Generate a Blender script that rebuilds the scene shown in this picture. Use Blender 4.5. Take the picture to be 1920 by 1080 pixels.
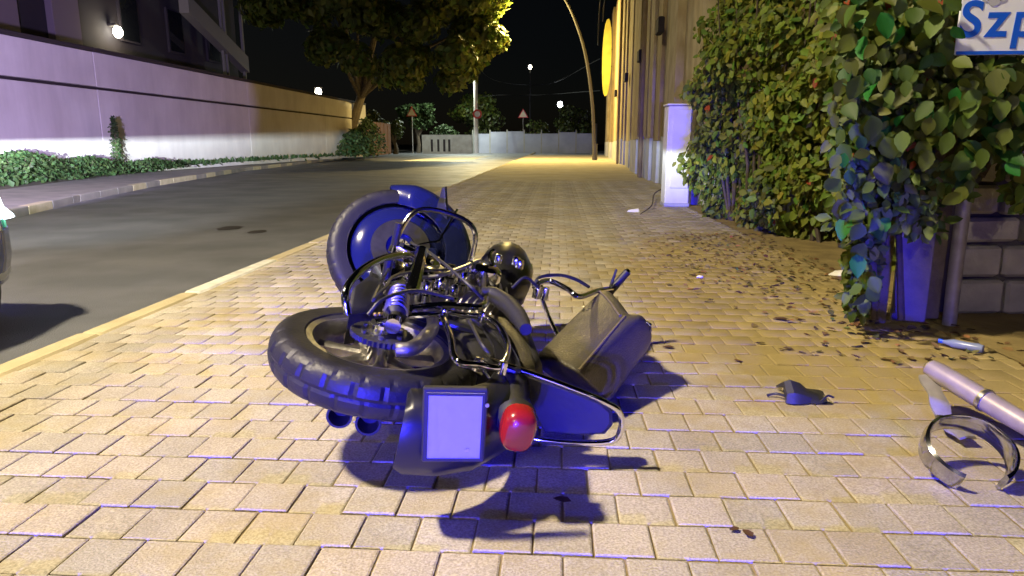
import bpy, math, random
import numpy as np
from mathutils import Vector, Matrix, Euler
random.seed(7); np.random.seed(7)
sc = bpy.context.scene
for o in list(bpy.data.objects): bpy.data.objects.remove(o)
COL = sc.collection
R = math.radians
V = Vector
# ------------------------------------------------------------------ camera
CH = 0.95; FPX = 1300.0; VPX, VPY = 1046.0, 268.0
PIT = math.atan((540-VPY)/FPX); YAW = math.atan((VPX-960)/FPX*math.cos(PIT))
cam_d = bpy.data.cameras.new('camera'); cam = bpy.data.objects.new('camera', cam_d); COL.objects.link(cam)
cam.location = (0, 0, CH); cam.rotation_euler = (math.pi/2-PIT, 0, YAW)
cam_d.sensor_width = 36; cam_d.lens = 36*FPX/1920; cam_d.clip_end = 900; cam_d.clip_start = 0.02
sc.camera = cam
sc.render.resolution_x = 1024; sc.render.resolution_y = 576
CM = Euler((math.pi/2-PIT, 0, YAW)).to_matrix()
def ray(px, py): return CM @ V(((px-960)/FPX, (540-py)/FPX, -1))
def pix(px, py, z=0.0):
    d = ray(px, py); t = (z-CH)/d.z
    return V((0, 0, CH))+d*t
def pixY(px, py, Y):
    d = ray(px, py); return V((0, 0, CH))+d*(Y/d.y)
def pixX(px, py, X):
    d = ray(px, py); return V((0, 0, CH))+d*(X/d.x)
# ------------------------------------------------------------------ world, moon, exposure
w = bpy.data.worlds.new('World'); sc.world = w; w.use_nodes = True
nt = w.node_tree; bg = nt.nodes['Background']
sky = nt.nodes.new('ShaderNodeTexSky'); sky.sky_type = 'NISHITA'; sky.sun_disc = False
sky.sun_elevation = R(35); sky.sun_rotation = R(-40)
nt.links.new(sky.outputs[0], bg.inputs[0]); bg.inputs[1].default_value = 0.0004
sd = bpy.data.lights.new('moon', 'SUN'); sd.energy = 0.004; sd.angle = R(0.5); sd.color = (1, .95, .88)
so = bpy.data.objects.new('moon', sd); COL.objects.link(so); so.rotation_euler = (R(55), 0, R(40))
sc.view_settings.view_transform = 'Standard'; sc.view_settings.look = 'None'
sc.view_settings.exposure = 0.0; sc.view_settings.gamma = 1.0; sc.view_settings.use_curve_mapping = False
sc.render.engine = 'CYCLES'
# lamp powers
E_STREET = 2300; E_FAR = 5000; E_DOUBLE = 2600; E_BEHIND = 1000; E_BLUE = 600; E_STROBE = 17000; E_BLUEW = 24000; E_HEAD = 75000

# ------------------------------------------------------------------ materials
MATS = {}
def mat(name, col, rough=.6, metal=0, col2=None, scale=8, bump=0, bscale=60, coat=0, emit=None, estr=0, attr=None,
        rough2=None, detail=6, spec=.5, translucent=0):
    if name in MATS: return MATS[name]
    m = bpy.data.materials.new(name); m.use_nodes = True; n = m.node_tree; b = n.nodes['Principled BSDF']
    b.inputs['Base Color'].default_value = (*col, 1); b.inputs['Roughness'].default_value = rough
    b.inputs['Metallic'].default_value = metal; b.inputs['Coat Weight'].default_value = coat
    b.inputs['Specular IOR Level'].default_value = spec
    tc = n.nodes.new('ShaderNodeNewGeometry')
    out = None
    if col2 is not None:
        t = n.nodes.new('ShaderNodeTexNoise'); t.inputs['Scale'].default_value = scale; t.inputs['Detail'].default_value = detail
        n.links.new(tc.outputs['Position'], t.inputs['Vector'])
        r = n.nodes.new('ShaderNodeValToRGB'); r.color_ramp.elements[0].position = .36; r.color_ramp.elements[1].position = .66
        r.color_ramp.elements[0].color = (*col, 1); r.color_ramp.elements[1].color = (*col2, 1)
        n.links.new(t.outputs[0], r.inputs[0]); out = r.outputs[0]
        if rough2 is not None:
            mr = n.nodes.new('ShaderNodeMapRange'); mr.inputs[1].default_value = .35; mr.inputs[2].default_value = .65
            mr.inputs[3].default_value = rough; mr.inputs[4].default_value = rough2
            n.links.new(t.outputs[0], mr.inputs[0]); n.links.new(mr.outputs[0], b.inputs['Roughness'])
    if attr:
        a = n.nodes.new('ShaderNodeAttribute'); a.attribute_name = attr
        mx = n.nodes.new('ShaderNodeMix'); mx.data_type = 'RGBA'; mx.blend_type = 'MULTIPLY'; mx.inputs[0].default_value = 1
        if out is None:
            rgb = n.nodes.new('ShaderNodeRGB'); rgb.outputs[0].default_value = (*col, 1); out = rgb.outputs[0]
        n.links.new(out, mx.inputs[6]); n.links.new(a.outputs['Color'], mx.inputs[7]); out = mx.outputs[2]
    if out is not None: n.links.new(out, b.inputs['Base Color'])
    if bump:
        t2 = n.nodes.new('ShaderNodeTexNoise'); t2.inputs['Scale'].default_value = bscale; t2.inputs['Detail'].default_value = 5
        n.links.new(tc.outputs['Position'], t2.inputs['Vector'])
        bp_ = n.nodes.new('ShaderNodeBump'); bp_.inputs['Strength'].default_value = bump; bp_.inputs['Distance'].default_value = .01
        n.links.new(t2.outputs[0], bp_.inputs['Height']); n.links.new(bp_.outputs[0], b.inputs['Normal'])
    if emit:
        b.inputs['Emission Color'].default_value = (*emit, 1); b.inputs['Emission Strength'].default_value = estr
    if translucent:
        tr = n.nodes.new('ShaderNodeBsdfTranslucent'); ms = n.nodes.new('ShaderNodeMixShader'); ms.inputs[0].default_value = translucent
        if out is not None: n.links.new(out, tr.inputs[0])
        else: tr.inputs[0].default_value = (*col, 1)
        o = n.nodes['Material Output']
        n.links.new(b.outputs[0], ms.inputs[1]); n.links.new(tr.outputs[0], ms.inputs[2]); n.links.new(ms.outputs[0], o.inputs[0])
    MATS[name] = m; return m

# pavers: concrete with fine speckle, dirt spreading in from the garden side
def paver_mat():
    m = bpy.data.materials.new('paver_concrete'); m.use_nodes = True; n = m.node_tree; b = n.nodes['Principled BSDF']
    L = n.links.new; N = n.nodes.new
    g = N('ShaderNodeNewGeometry'); a = N('ShaderNodeAttribute'); a.attribute_name = 'tint'
    sp = N('ShaderNodeTexNoise'); sp.inputs['Scale'].default_value = 160; sp.inputs['Detail'].default_value = 3
    L(g.outputs['Position'], sp.inputs['Vector'])
    r = N('ShaderNodeValToRGB'); r.color_ramp.elements[0].position = .3; r.color_ramp.elements[1].position = .7
    r.color_ramp.elements[0].color = (.29, .255, .21, 1); r.color_ramp.elements[1].color = (.55, .49, .41, 1)
    L(sp.outputs[0], r.inputs[0])
    mx = N('ShaderNodeMix'); mx.data_type = 'RGBA'; mx.blend_type = 'MULTIPLY'; mx.inputs[0].default_value = 1
    L(r.outputs[0], mx.inputs[6]); L(a.outputs['Color'], mx.inputs[7])
    # blotchy staining
    st = N('ShaderNodeTexNoise'); st.inputs['Scale'].default_value = 2.3; st.inputs['Detail'].default_value = 7; st.inputs['Roughness'].default_value = .65
    L(g.outputs['Position'], st.inputs['Vector'])
    sr = N('ShaderNodeMapRange'); sr.inputs[1].default_value = .47; sr.inputs[2].default_value = .66; sr.inputs[3].default_value = 0; sr.inputs[4].default_value = .55
    L(st.outputs[0], sr.inputs[0])
    m1 = N('ShaderNodeMix'); m1.data_type = 'RGBA'; m1.inputs[7].default_value = (.37, .285, .09, 1)
    L(sr.outputs[0], m1.inputs[0]); L(mx.outputs[2], m1.inputs[6])
    # dirt from the garden side
    sx = N('ShaderNodeSeparateXYZ'); L(g.outputs['Position'], sx.inputs[0])
    ax = N('ShaderNodeMapRange'); ax.inputs[1].default_value = -.2; ax.inputs[2].default_value = 1.5; L(sx.outputs[0], ax.inputs[0])
    ay = N('ShaderNodeMapRange'); ay.inputs[1].default_value = 1.7; ay.inputs[2].default_value = 3.2; L(sx.outputs[1], ay.inputs[0])
    ay2 = N('ShaderNodeMapRange'); ay2.inputs[1].default_value = 8.5; ay2.inputs[2].default_value = 5.6; L(sx.outputs[1], ay2.inputs[0])
    mu = N('ShaderNodeMath'); mu.operation = 'MULTIPLY'; L(ax.outputs[0], mu.inputs[0]); L(ay.outputs[0], mu.inputs[1])
    mu2 = N('ShaderNodeMath'); mu2.operation = 'MULTIPLY'; L(mu.outputs[0], mu2.inputs[0]); L(ay2.outputs[0], mu2.inputs[1])
    dn = N('ShaderNodeTexNoise'); dn.inputs['Scale'].default_value = 3.7; dn.inputs['Detail'].default_value = 8; dn.inputs['Roughness'].default_value = .6
    L(g.outputs['Position'], dn.inputs['Vector'])
    ad = N('ShaderNodeMath'); ad.operation = 'ADD'; L(mu2.outputs[0], ad.inputs[0]); L(dn.outputs[0], ad.inputs[1])
    dr = N('ShaderNodeMapRange'); dr.inputs[1].default_value = .68; dr.inputs[2].default_value = 1.0; dr.inputs[4].default_value = .8; L(ad.outputs[0], dr.inputs[0])
    m2 = N('ShaderNodeMix'); m2.data_type = 'RGBA'; m2.inputs[7].default_value = (.31, .225, .05, 1)
    L(dr.outputs[0], m2.inputs[0]); L(m1.outputs[2], m2.inputs[6])
    gn = N('ShaderNodeTexNoise'); gn.inputs['Scale'].default_value = .9; gn.inputs['Detail'].default_value = 9; gn.inputs['Roughness'].default_value = .72
    L(g.outputs['Position'], gn.inputs['Vector'])
    gr = N('ShaderNodeMapRange'); gr.inputs[1].default_value = .36; gr.inputs[2].default_value = .58; gr.inputs[3].default_value = .74; gr.inputs[4].default_value = 1.04
    L(gn.outputs[0], gr.inputs[0])
    m3 = N('ShaderNodeMix'); m3.data_type = 'RGBA'; m3.blend_type = 'MULTIPLY'; m3.inputs[0].default_value = 1
    L(m2.outputs[2], m3.inputs[6]); L(gr.outputs[0], m3.inputs[7])
    L(m3.outputs[2], b.inputs['Base Color']); b.inputs['Roughness'].default_value = .85
    bn = N('ShaderNodeBump'); bn.inputs['Strength'].default_value = .5; bn.inputs['Distance'].default_value = .004
    L(sp.outputs[0], bn.inputs['Height']); L(bn.outputs[0], b.inputs['Normal'])
    return m
M_PAVER = paver_mat()
M_JOINT = mat('joint_sand', (.20, .155, .09), .95, col2=(.30, .23, .10), scale=3, bump=.6)
M_ASPH = mat('asphalt', (.10, .103, .115), .6, col2=(.15, .152, .165), scale=1.1, bump=.7, bscale=120, rough2=.48)
M_PATCH = mat('asphalt_patch', (.02, .018, .017), .6, col2=(.035, .03, .03), scale=6)
M_KERB = mat('kerb_concrete', (.42, .35, .21), .85, col2=(.52, .44, .28), scale=5, bump=.4)
M_KERBW = mat('kerb_white_paint', (.70, .69, .62), .7, col2=(.52, .50, .43), scale=9)
M_SIDE = mat('left_footway', (.20, .18, .165), .9, col2=(.28, .25, .22), scale=2.5, bump=.5)
M_SOIL = mat('soil', (.055, .042, .022), .95, col2=(.09, .07, .035), scale=4, bump=.8, bscale=25)
M_DIRT = mat('yellow_dirt', (.20, .145, .05), .95, col2=(.29, .215, .075), scale=5, bump=.9, bscale=30)
M_GROUND = mat('ground', (.045, .04, .025), .95, col2=(.06, .06, .03), scale=.5)
M_CONC = mat('wall_concrete', (.50, .46, .42), .85, col2=(.58, .545, .50), scale=.8, bump=.25, bscale=40)
def streaks(m, lo):
    n = m.node_tree; b = n.nodes['Principled BSDF']; src = b.inputs['Base Color'].links[0].from_socket
    g = n.nodes.new('ShaderNodeNewGeometry'); mp = n.nodes.new('ShaderNodeMapping'); mp.inputs['Scale'].default_value = (.9, .9, .16)
    t = n.nodes.new('ShaderNodeTexNoise'); t.inputs['Scale'].default_value = 1.6; t.inputs['Detail'].default_value = 9; t.inputs['Roughness'].default_value = .7
    n.links.new(g.outputs['Position'], mp.inputs[0]); n.links.new(mp.outputs[0], t.inputs['Vector'])
    r = n.nodes.new('ShaderNodeMapRange'); r.inputs[1].default_value = .36; r.inputs[2].default_value = .6; r.inputs[3].default_value = lo; r.inputs[4].default_value = 1.0
    n.links.new(t.outputs[0], r.inputs[0])
    x = n.nodes.new('ShaderNodeMix'); x.data_type = 'RGBA'; x.blend_type = 'MULTIPLY'; x.inputs[0].default_value = 1
    n.links.new(src, x.inputs[6]); n.links.new(r.outputs[0], x.inputs[7]); n.links.new(x.outputs[2], b.inputs['Base Color'])
streaks(M_CONC, .88)
M_COPE = mat('wall_coping', (.022, .016, .016), .8)
M_GRASS = mat('grass', (.035, .07, .018), .7, attr='tint', translucent=.25)
M_LEAF = mat('leaf', (.105, .150, .016), .6, attr='tint', translucent=.28)
M_LEAFD = mat('leaf_tree', (.105, .14, .02), .55, attr='tint', translucent=.25)
M_LITTER = mat('leaf_litter', (.16, .10, .035), .8, attr='tint')
M_BARK = mat('bark', (.06, .045, .03), .9, col2=(.10, .075, .05), scale=9, bump=.8)
M_RUB = mat('tyre_rubber', (.013, .0125, .013), .5, col2=(.022, .020, .019), scale=14, bump=.15, bscale=90)
M_CHROME = mat('chrome', (.78, .78, .80), .09, 1)
M_DCHROME = mat('tarnished_chrome', (.62, .63, .66), .14, 1, col2=(.40, .40, .42), scale=25)
M_STEEL = mat('brushed_steel', (.52, .50, .47), .32, 1, col2=(.40, .38, .36), scale=30)
M_ALU = mat('cast_aluminium', (.46, .44, .42), .42, 1, col2=(.33, .31, .29), scale=22, bump=.2)
M_BLACK = mat('black_paint', (.012, .012, .014), .36, coat=.12)
M_BLACKP = mat('black_plastic', (.025, .024, .024), .5, bump=.1)
M_BLUEP = mat('dark_blue_gloss', (.012, .016, .07), .14, coat=1)
M_LEATHER = mat('leather', (.062, .055, .036), .5, col2=(.085, .072, .045), scale=9, bump=.35, bscale=140, rough2=.38)
M_SEAM = mat('leather_seam', (.13, .105, .06), .55)
M_REDL = mat('red_lens', (.30, .012, .010), .25, coat=.6)
M_PLATE = mat('plate', (.44, .43, .52), .45)
M_CHAIN = mat('chain_brass', (.62, .47, .16), .35, 1)
M_GLASS = mat('dark_glass', (.01, .012, .014), .05, coat=.5)
M_CARW = mat('car_silver', (.42, .43, .45), .3, .6, coat=1)
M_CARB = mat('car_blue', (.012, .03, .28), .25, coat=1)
M_REFL = mat('reflective_strip', (.12, .62, .36), .35)
M_RIM = mat('car_rim', (.45, .45, .46), .35, 1)
M_HLENS = mat('lit_headlamp', (.9, .95, 1), .2, emit=(.75, .9, 1), estr=9)
M_BLENS = mat('lit_blue_beacon', (.02, .05, .9), .2, emit=(.03, .06, 1), estr=25)
M_WLAMP = mat('lit_lamp_white', (1, .95, .8), .4, emit=(1, .93, .72), estr=45)
M_CLAMP = mat('lit_lamp_cool', (.9, .95, 1), .4, emit=(.85, .93, 1), estr=45)
M_YLAMP = mat('lit_lamp_sodium', (1, .8, .3), .4, emit=(1, .74, .2), estr=60)
M_POLE = mat('galvanised_pole', (.36, .35, .33), .5, .6)
M_POLED = mat('dark_pole', (.06, .055, .05), .6)
M_PLAST = mat('plaster_ochre', (.48, .37, .17), .9, col2=(.34, .25, .11), scale=1.7, bump=.5, bscale=18)
M_PLAST2 = mat('plaster_pale', (.56, .47, .27), .9, col2=(.42, .33, .17), scale=2.3, bump=.5, bscale=22)
M_PLAST3 = mat('plaster_brown', (.25, .18, .085), .9, col2=(.34, .25, .12), scale=2, bump=.5, bscale=22)
streaks(M_PLAST, .6); streaks(M_PLAST2, .62); streaks(M_PLAST3, .6)
M_PLINTH = mat('plinth', (.50, .50, .50), .85, col2=(.36, .36, .37), scale=1.5)
M_WHITE = mat('white_paint', (.74, .72, .66), .6, col2=(.64, .61, .55), scale=3)
M_YSIGN = mat('yellow_board', (.42, .37, .03), .6, col2=(.34, .29, .02), scale=2)
M_BDARK = mat('dark_render', (.025, .021, .026), .9, col2=(.018, .016, .02), scale=.5)
M_BPALE = mat('pale_render', (.16, .13, .14), .85)
M_BEAM = mat('concrete_beam', (.15, .15, .11), .85)
M_STONE = mat('wall_stone', (.30, .285, .24), .9, col2=(.42, .39, .32), scale=7, bump=.9, bscale=30)
M_MORTAR = mat('mortar', (.11, .10, .08), .95)
M_GATE = mat('gate_plate', (.13, .11, .15), .55, col2=(.20, .16, .18), scale=10, bump=.4, bscale=70)
M_POST = mat('gate_post', (.34, .32, .33), .5, .3, col2=(.24, .22, .22), scale=12)
M_RUSTW = mat('weathered_wood', (.15, .12, .06), .85, col2=(.09, .07, .035), scale=14, bump=.5)
M_SIGNW = mat('sign_white', (.74, .77, .82), .35)
M_SIGNB = mat('sign_blue', (.01, .10, .62), .4)
M_SIGNG = mat('sign_grey', (.42, .43, .46), .5)
M_PIPE = mat('dull_metal_pipe', (.40, .34, .24), .42, .25, col2=(.32, .27, .18), scale=18)
M_FENCE = mat('fence_panel', (.42, .44, .52), .8, col2=(.33, .35, .43), scale=.9)
M_FENCE2 = mat('fence_concrete', (.42, .41, .35), .85, col2=(.32, .31, .26), scale=2)
M_SRED = mat('sign_red', (.55, .03, .02), .45)
M_SYEL = mat('sign_pale', (.75, .68, .45), .45)
M_BROWNF = mat('brown_fence', (.17, .085, .05), .8)
M_PAPER = mat('paper', (.8, .77, .68), .7)

# ------------------------------------------------------------------ mesh building
def basis(ax):
    ax = V(ax).normalized(); t = V((0, 0, 1)) if abs(ax.z) < .9 else V((1, 0, 0))
    a = ax.cross(t).normalized(); return ax, a, ax.cross(a).normalized()
class MB:
    def __init__(s): s.v = []; s.f = []
    def add(s, vs, fs):
        k = len(s.v); s.v += [tuple(p) for p in vs]; s.f += [tuple(i+k for i in f) for f in fs]; return s
    def hexa(s, b, t):   # four bottom, four top corners
        return s.add(list(b)+list(t), [(3, 2, 1, 0), (4, 5, 6, 7), (0, 1, 5, 4), (1, 2, 6, 5), (2, 3, 7, 6), (3, 0, 4, 7)])
    def box(s, c, d, rot=None, ch=0):
        x, y, z = d[0]/2, d[1]/2, d[2]/2; c = V(c)
        M = rot if rot is not None else Matrix.Identity(3)
        if not ch:
            p = [(-x, -y, -z), (x, -y, -z), (x, y, -z), (-x, y, -z), (-x, -y, z), (x, -y, z), (x, y, z), (-x, y, z)]
            p = [c+M@V(q) for q in p]; return s.hexa(p[:4], p[4:])
        rings = []
        for zz, k in ((-z, ch), (-z+ch, 0), (z-ch, 0), (z, ch)):
            X, Y = x-k, y-k; g = ch
            rings.append([c+M@V(q) for q in ((-X+g, -Y, zz), (X-g, -Y, zz), (X, -Y+g, zz), (X, Y-g, zz), (X-g, Y, zz), (-X+g, Y, zz), (-X, Y-g, zz), (-X, -Y+g, zz))])
        return s.loft(rings)
    def loft(s, rings, caps=True, closed=True, loop=False):
        n = len(rings[0]); vs = [p for r in rings for p in r]; fs = []
        m = len(rings)
        for i in range(m if loop else m-1):
            i2 = (i+1) % m
            for j in range(n if closed else n-1):
                j2 = (j+1) % n; fs.append((i*n+j, i*n+j2, i2*n+j2, i2*n+j))
        if caps and not loop:
            fs.append(tuple(range(n))[::-1]); fs.append(tuple((m-1)*n+j for j in range(n)))
        return s.add(vs, fs)
    def tube(s, pts, r, seg=10, smooth=0, caps=True, loop=False):
        pts = [V(p) for p in pts]
        rs = r if isinstance(r, (list, tuple)) else [r]*len(pts)
        if smooth: pts, rs = spline(pts, rs, smooth, loop)
        rings = []; prev = None; n = len(pts)
        for i, p in enumerate(pts):
            if loop: t = (pts[(i+1) % n]-pts[i-1]).normalized()
            else: t = (pts[min(i+1, n-1)]-pts[max(i-1, 0)]).normalized()
            if prev is None: _, a, b = basis(t)
            else:
                a = (prev-t*prev.dot(t)).normalized(); b = t.cross(a)
            prev = a
            rings.append([p+(a*math.cos(2*math.pi*k/seg)+b*math.sin(2*math.pi*k/seg))*rs[i] for k in range(seg)])
        return s.loft(rings, caps, True, loop)
    def lathe(s, c, ax, prof, seg=32, rfun=None, a0=0, a1=2*math.pi, frame=None):
        # prof: list of (r, h); closed in angle when the sweep is full
        if frame: ax, a, b = frame
        else: ax, a, b = basis(ax)
        c = V(c); full = abs(a1-a0-2*math.pi) < 1e-6; rings = []
        n = seg if full else seg+1
        for k in range(n):
            th = a0+(a1-a0)*k/seg; d = a*math.cos(th)+b*math.sin(th)
            rings.append([c+ax*h+d*(r+(rfun(k, i) if rfun else 0)) for i, (r, h) in enumerate(prof)])
        return s.loft(rings, caps=False, closed=False, loop=full)
    def build(s, name, m, root=None, parent=None, smooth=True, bevel=0, origin=None, angle=35):
        me = bpy.data.meshes.new(name)
        o0 = V(origin) if origin is not None else (root.matrix_loc if False else V(root.location) if root else V((0, 0, 0)))
        me.from_pydata([tuple(V(p)-o0) for p in s.v], [], s.f); me.update()
        me.materials.append(m)
        ob = bpy.data.objects.new(name, me); COL.objects.link(ob)
        if parent or root: ob.parent = parent or root
        if origin is not None and not root: ob.location = o0
        import bmesh
        bm = bmesh.new(); bm.from_mesh(me); bmesh.ops.recalc_face_normals(bm, faces=bm.faces); bm.to_mesh(me); bm.free()
        if smooth: me.shade_smooth(); me.set_sharp_from_angle(angle=R(angle))
        if bevel:
            md = ob.modifiers.new('bevel', 'BEVEL'); md.width = bevel; md.segments = 2; md.limit_method = 'ANGLE'; md.angle_limit = R(40)
        return ob
def spline(pts, rs, k, loop=False):
    n = len(pts); P = []; Q = []
    for i in range(n if loop else n-1):
        if loop: p0, p1, p2, p3 = pts[i-1], pts[i], pts[(i+1) % n], pts[(i+2) % n]; r1, r2 = rs[i], rs[(i+1) % n]
        else:
            p1, p2 = pts[i], pts[i+1]; p0 = pts[i-1] if i else p1*2-p2; p3 = pts[i+2] if i+2 < n else p2*2-p1; r1, r2 = rs[i], rs[i+1]
        for j in range(k):
            t = j/k
            P.append(.5*((2*p1)+(p2-p0)*t+(2*p0-5*p1+4*p2-p3)*t*t+(3*p1-p0-3*p2+p3)*t**3)); Q.append(r1+(r2-r1)*t)
    if not loop: P.append(pts[-1]); Q.append(rs[-1])
    return P, Q
def tag(o, label=None, cat=None, group=None, kind=None):
    if label: o['label'] = label
    if cat: o['category'] = cat
    if group: o['group'] = group
    if kind: o['kind'] = kind
    return o
def empty(name, loc, label=None, cat=None, group=None, kind=None):
    e = bpy.data.objects.new(name, None); COL.objects.link(e); e.location = loc; e.empty_display_size = .1
    return tag(e, label, cat, group, kind)
def sheet(name, pts, z, m, kind='structure'):
    me = bpy.data.meshes.new(name); me.from_pydata([(p[0], p[1], p[2] if len(p) > 2 else z) for p in pts], [], [tuple(range(len(pts)))]); me.update()
    me.materials.append(m); o = bpy.data.objects.new(name, me); COL.objects.link(o)
    if kind: o['kind'] = kind
    return o
def strip(name, A, B, m, kind='structure'):   # quad strip between two polylines
    mb = MB(); n = len(A)
    mb.add(list(A)+list(B), [(i, i+1, n+i+1, n+i) for i in range(n-1)])
    o = mb.build(name, m); o['kind'] = kind; return o
def copy_tree(o, parent=None):
    c = o.copy(); COL.objects.link(c); c.parent = parent
    for ch in list(o.children): copy_tree(ch, c)
    return c

# leaves: arrays of folded leaf shapes
LEAF = np.array([(0, 0, 0), (.30, .33, .07), (.22, .74, .04), (0, 1, -.08), (-.22, .74, .04), (-.30, .33, .07), (0, .45, -.03)])
LF = [(0, 1, 6), (1, 2, 6), (2, 3, 6), (3, 4, 6), (4, 5, 6), (5, 0, 6)]
LEAFQ = np.array([(0, 0, 0), (.32, .45, .08), (0, 1, -.06), (-.32, .45, .08)]); LFQ = [(0, 1, 2), (0, 2, 3)]
def leaf_arrays(P, Nrm, size, tints, simple=False, droop=.35):
    T = LEAFQ if simple else LEAF; F = LFQ if simple else LF
    n = len(P); rnd = np.random.rand
    z = Nrm+np.random.normal(0, .42, (n, 3)); z /= np.linalg.norm(z, axis=1)[:, None]
    t = np.random.normal(0, 1, (n, 3)); t[:, 2] -= droop*3
    y = t-z*np.sum(t*z, axis=1)[:, None]; y /= np.linalg.norm(y, axis=1)[:, None]
    x = np.cross(y, z)
    s = np.asarray(size)[:, None, None]*(.7+.6*rnd(n))[:, None, None]
    vs = P[:, None, :]+s*(T[None, :, 0:1]*x[:, None, :]+T[None, :, 1:2]*y[:, None, :]+T[None, :, 2:3]*z[:, None, :])
    k = len(T); vs = vs.reshape(-1, 3)
    fs = (np.array(F)[None]+(np.arange(n)*k)[:, None, None]).reshape(-1, 3)
    tc = np.repeat(tints, k, axis=0)
    return vs, fs, tc
def np_mesh(name, vs, fs, tc, m, origin=(0, 0, 0)):
    me = bpy.data.meshes.new(name)
    vs = np.asarray(vs)-np.array(origin)
    me.vertices.add(len(vs)); me.vertices.foreach_set('co', vs.astype(np.float32).ravel())
    k = fs.shape[1]
    me.loops.add(fs.size); me.loops.foreach_set('vertex_index', fs.astype(np.int32).ravel())
    me.polygons.add(len(fs)); me.polygons.foreach_set('loop_start', np.arange(0, fs.size, k, dtype=np.int32))
    me.update(calc_edges=True)
    a = me.color_attributes.new('tint', 'FLOAT_COLOR', 'POINT')
    a.data.foreach_set('color', np.hstack([tc, np.ones((len(tc), 1))]).astype(np.float32).ravel())
    me.materials.append(m); return me
def leaf_obj(name, P, Nrm, size, tints, m, parent=None, origin=(0, 0, 0), simple=False, droop=.35):
    vs, fs, tc = leaf_arrays(P, Nrm, size, tints, simple, droop)
    o = bpy.data.objects.new(name, np_mesh(name, vs, fs, tc, m, origin)); COL.objects.link(o)
    if parent: o.parent = parent
    return o
def tints(n, warm=.25, red=.0, lo=.55, hi=1.35):
    b = lo+(hi-lo)*np.random.rand(n); t = np.stack([b*(1+warm*np.random.randn(n)*.6), b, b*(1-.2*np.random.rand(n))], 1)
    if red:
        k = np.random.rand(n) < red; t[k] = np.array([2.6, .35, .5])*(.6+.5*np.random.rand(k.sum()))[:, None]
    return np.clip(t, .05, 3)
def clump_points(centers, radii, n, squash=.8):
    c = np.asarray(centers); r = np.asarray(radii); i = np.random.choice(len(c), n, p=r**2/np.sum(r**2))
    d = np.random.normal(0, 1, (n, 3)); d /= np.linalg.norm(d, axis=1)[:, None]
    rr = r[i]*(.55+.5*np.random.rand(n)**.6); P = c[i]+d*rr[:, None]*np.array([1, 1, squash])
    return P, d

# ================================================================== SETTING
sheet('ground', [(-300, -120, 0), (300, -120, 0), (300, 500, 0), (-300, 500, 0)], -.19, M_GROUND)
bpy.data.objects['ground'].location.z = -.19
RZ = -.10                                  # road surface, pavement top is z = 0
KX = -2.42                                 # road edge of the near kerb
# left kerb of the road, traced on the road plane
LK = [V((-6.3, -30, 0)), V((-6.5, 0, 0)), V((-6.9, 5, 0))]+[V((pix(a, b, RZ+.1).x, pix(a, b, RZ+.1).y, 0)) for a, b in ((0, 402), (150, 368), (300, 340), (460, 316), (620, 298))]
LK += [V((-17.5, 70, 0)), V((-19, 95, 0))]
RK = [V((KX, p.y, 0)) for p in LK]
for p in RK[-4:]: p.x = KX-max(0, (p.y-30))*.0
road = strip('road', [V((p.x, p.y, RZ)) for p in LK], [V((p.x, p.y, RZ)) for p in RK], M_ASPH)
cross = sheet('side_road', [(KX-.001, 58, 0), (60, 58, 0), (60, 95, 0), (KX-.001, 95, 0)], RZ, M_ASPH); 
for v in cross.data.vertices: v.co.z = RZ
# left footway, verge and kerb
def off(P, d, z): return [V((p.x-d, p.y, z)) for p in P]
strip('left_footway', off(LK, .15, .02), off(LK, 2.0, .05), M_SIDE)
WX = -13.0
def verge_outer(p): return V((min(WX-.3, p.x-2.6), p.y, .22))
strip('verge', off(LK, 2.0, .046), [verge_outer(p) for p in LK], M_SOIL)
strip('bank', [verge_outer(p) for p in LK], [V((verge_outer(p).x-60, p.y, .6)) for p in LK], M_GROUND)
lkerb = empty('left_kerb', (-7, 8, 0), kind='structure')
def walk(P, step, y0, y1):
    out = []; acc = 0; last = None
    for a, b in zip(P[:-1], P[1:]):
        L = (b-a).length; t = 0
        while t < L:
            q = a+(b-a)*(t/L)
            if y0 <= q.y <= y1: out.append(q)
            t += step
    return out
wp = walk(LK, 1.0, 4, 46)
for a, b in zip(wp[:-1], wp[1:]):
    d = (b-a); d2 = V((-d.y, d.x, 0)).normalized()*.15; s = d*.008
    MB().hexa([a+s+V((0, 0, -.17)), b-s+V((0, 0, -.17)), b-s+d2+V((0, 0, -.17)), a+s+d2+V((0, 0, -.17))],
              [a+s+V((0, 0, .03)), b-s+V((0, 0, .03)), b-s+d2+V((0, 0, .03)), a+s+d2+V((0, 0, .03))]).build('kerb_stone', M_SIDE if random.random() < .5 else M_KERB, lkerb, smooth=False, bevel=.012)
# near kerb
kerb = empty('kerb', (KX, 4, 0), kind='structure')
yw0 = pix(337, 548).y; yw1 = pix(482, 487).y
y = yw0-4*1.0-.0; k = 0
edges = [yw0-i*1.0 for i in range(8, 0, -1)]+[yw0, yw1]+[yw1+i*1.0 for i in range(1, 34)]
for a, b in zip(edges[:-1], edges[1:]):
    j = random.uniform(-.004, .004)
    MB().box((KX+.06+j, (a+b)/2, -.085+j), (.12, b-a-.012, .18), ch=.012).build('kerb_stone', M_KERBW if a == yw0 else M_KERB, kerb)
MB().box((KX+.06, 48, -.10), (.11, 120, .17)).build('kerb_bed', M_JOINT, kerb, smooth=False)
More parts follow.
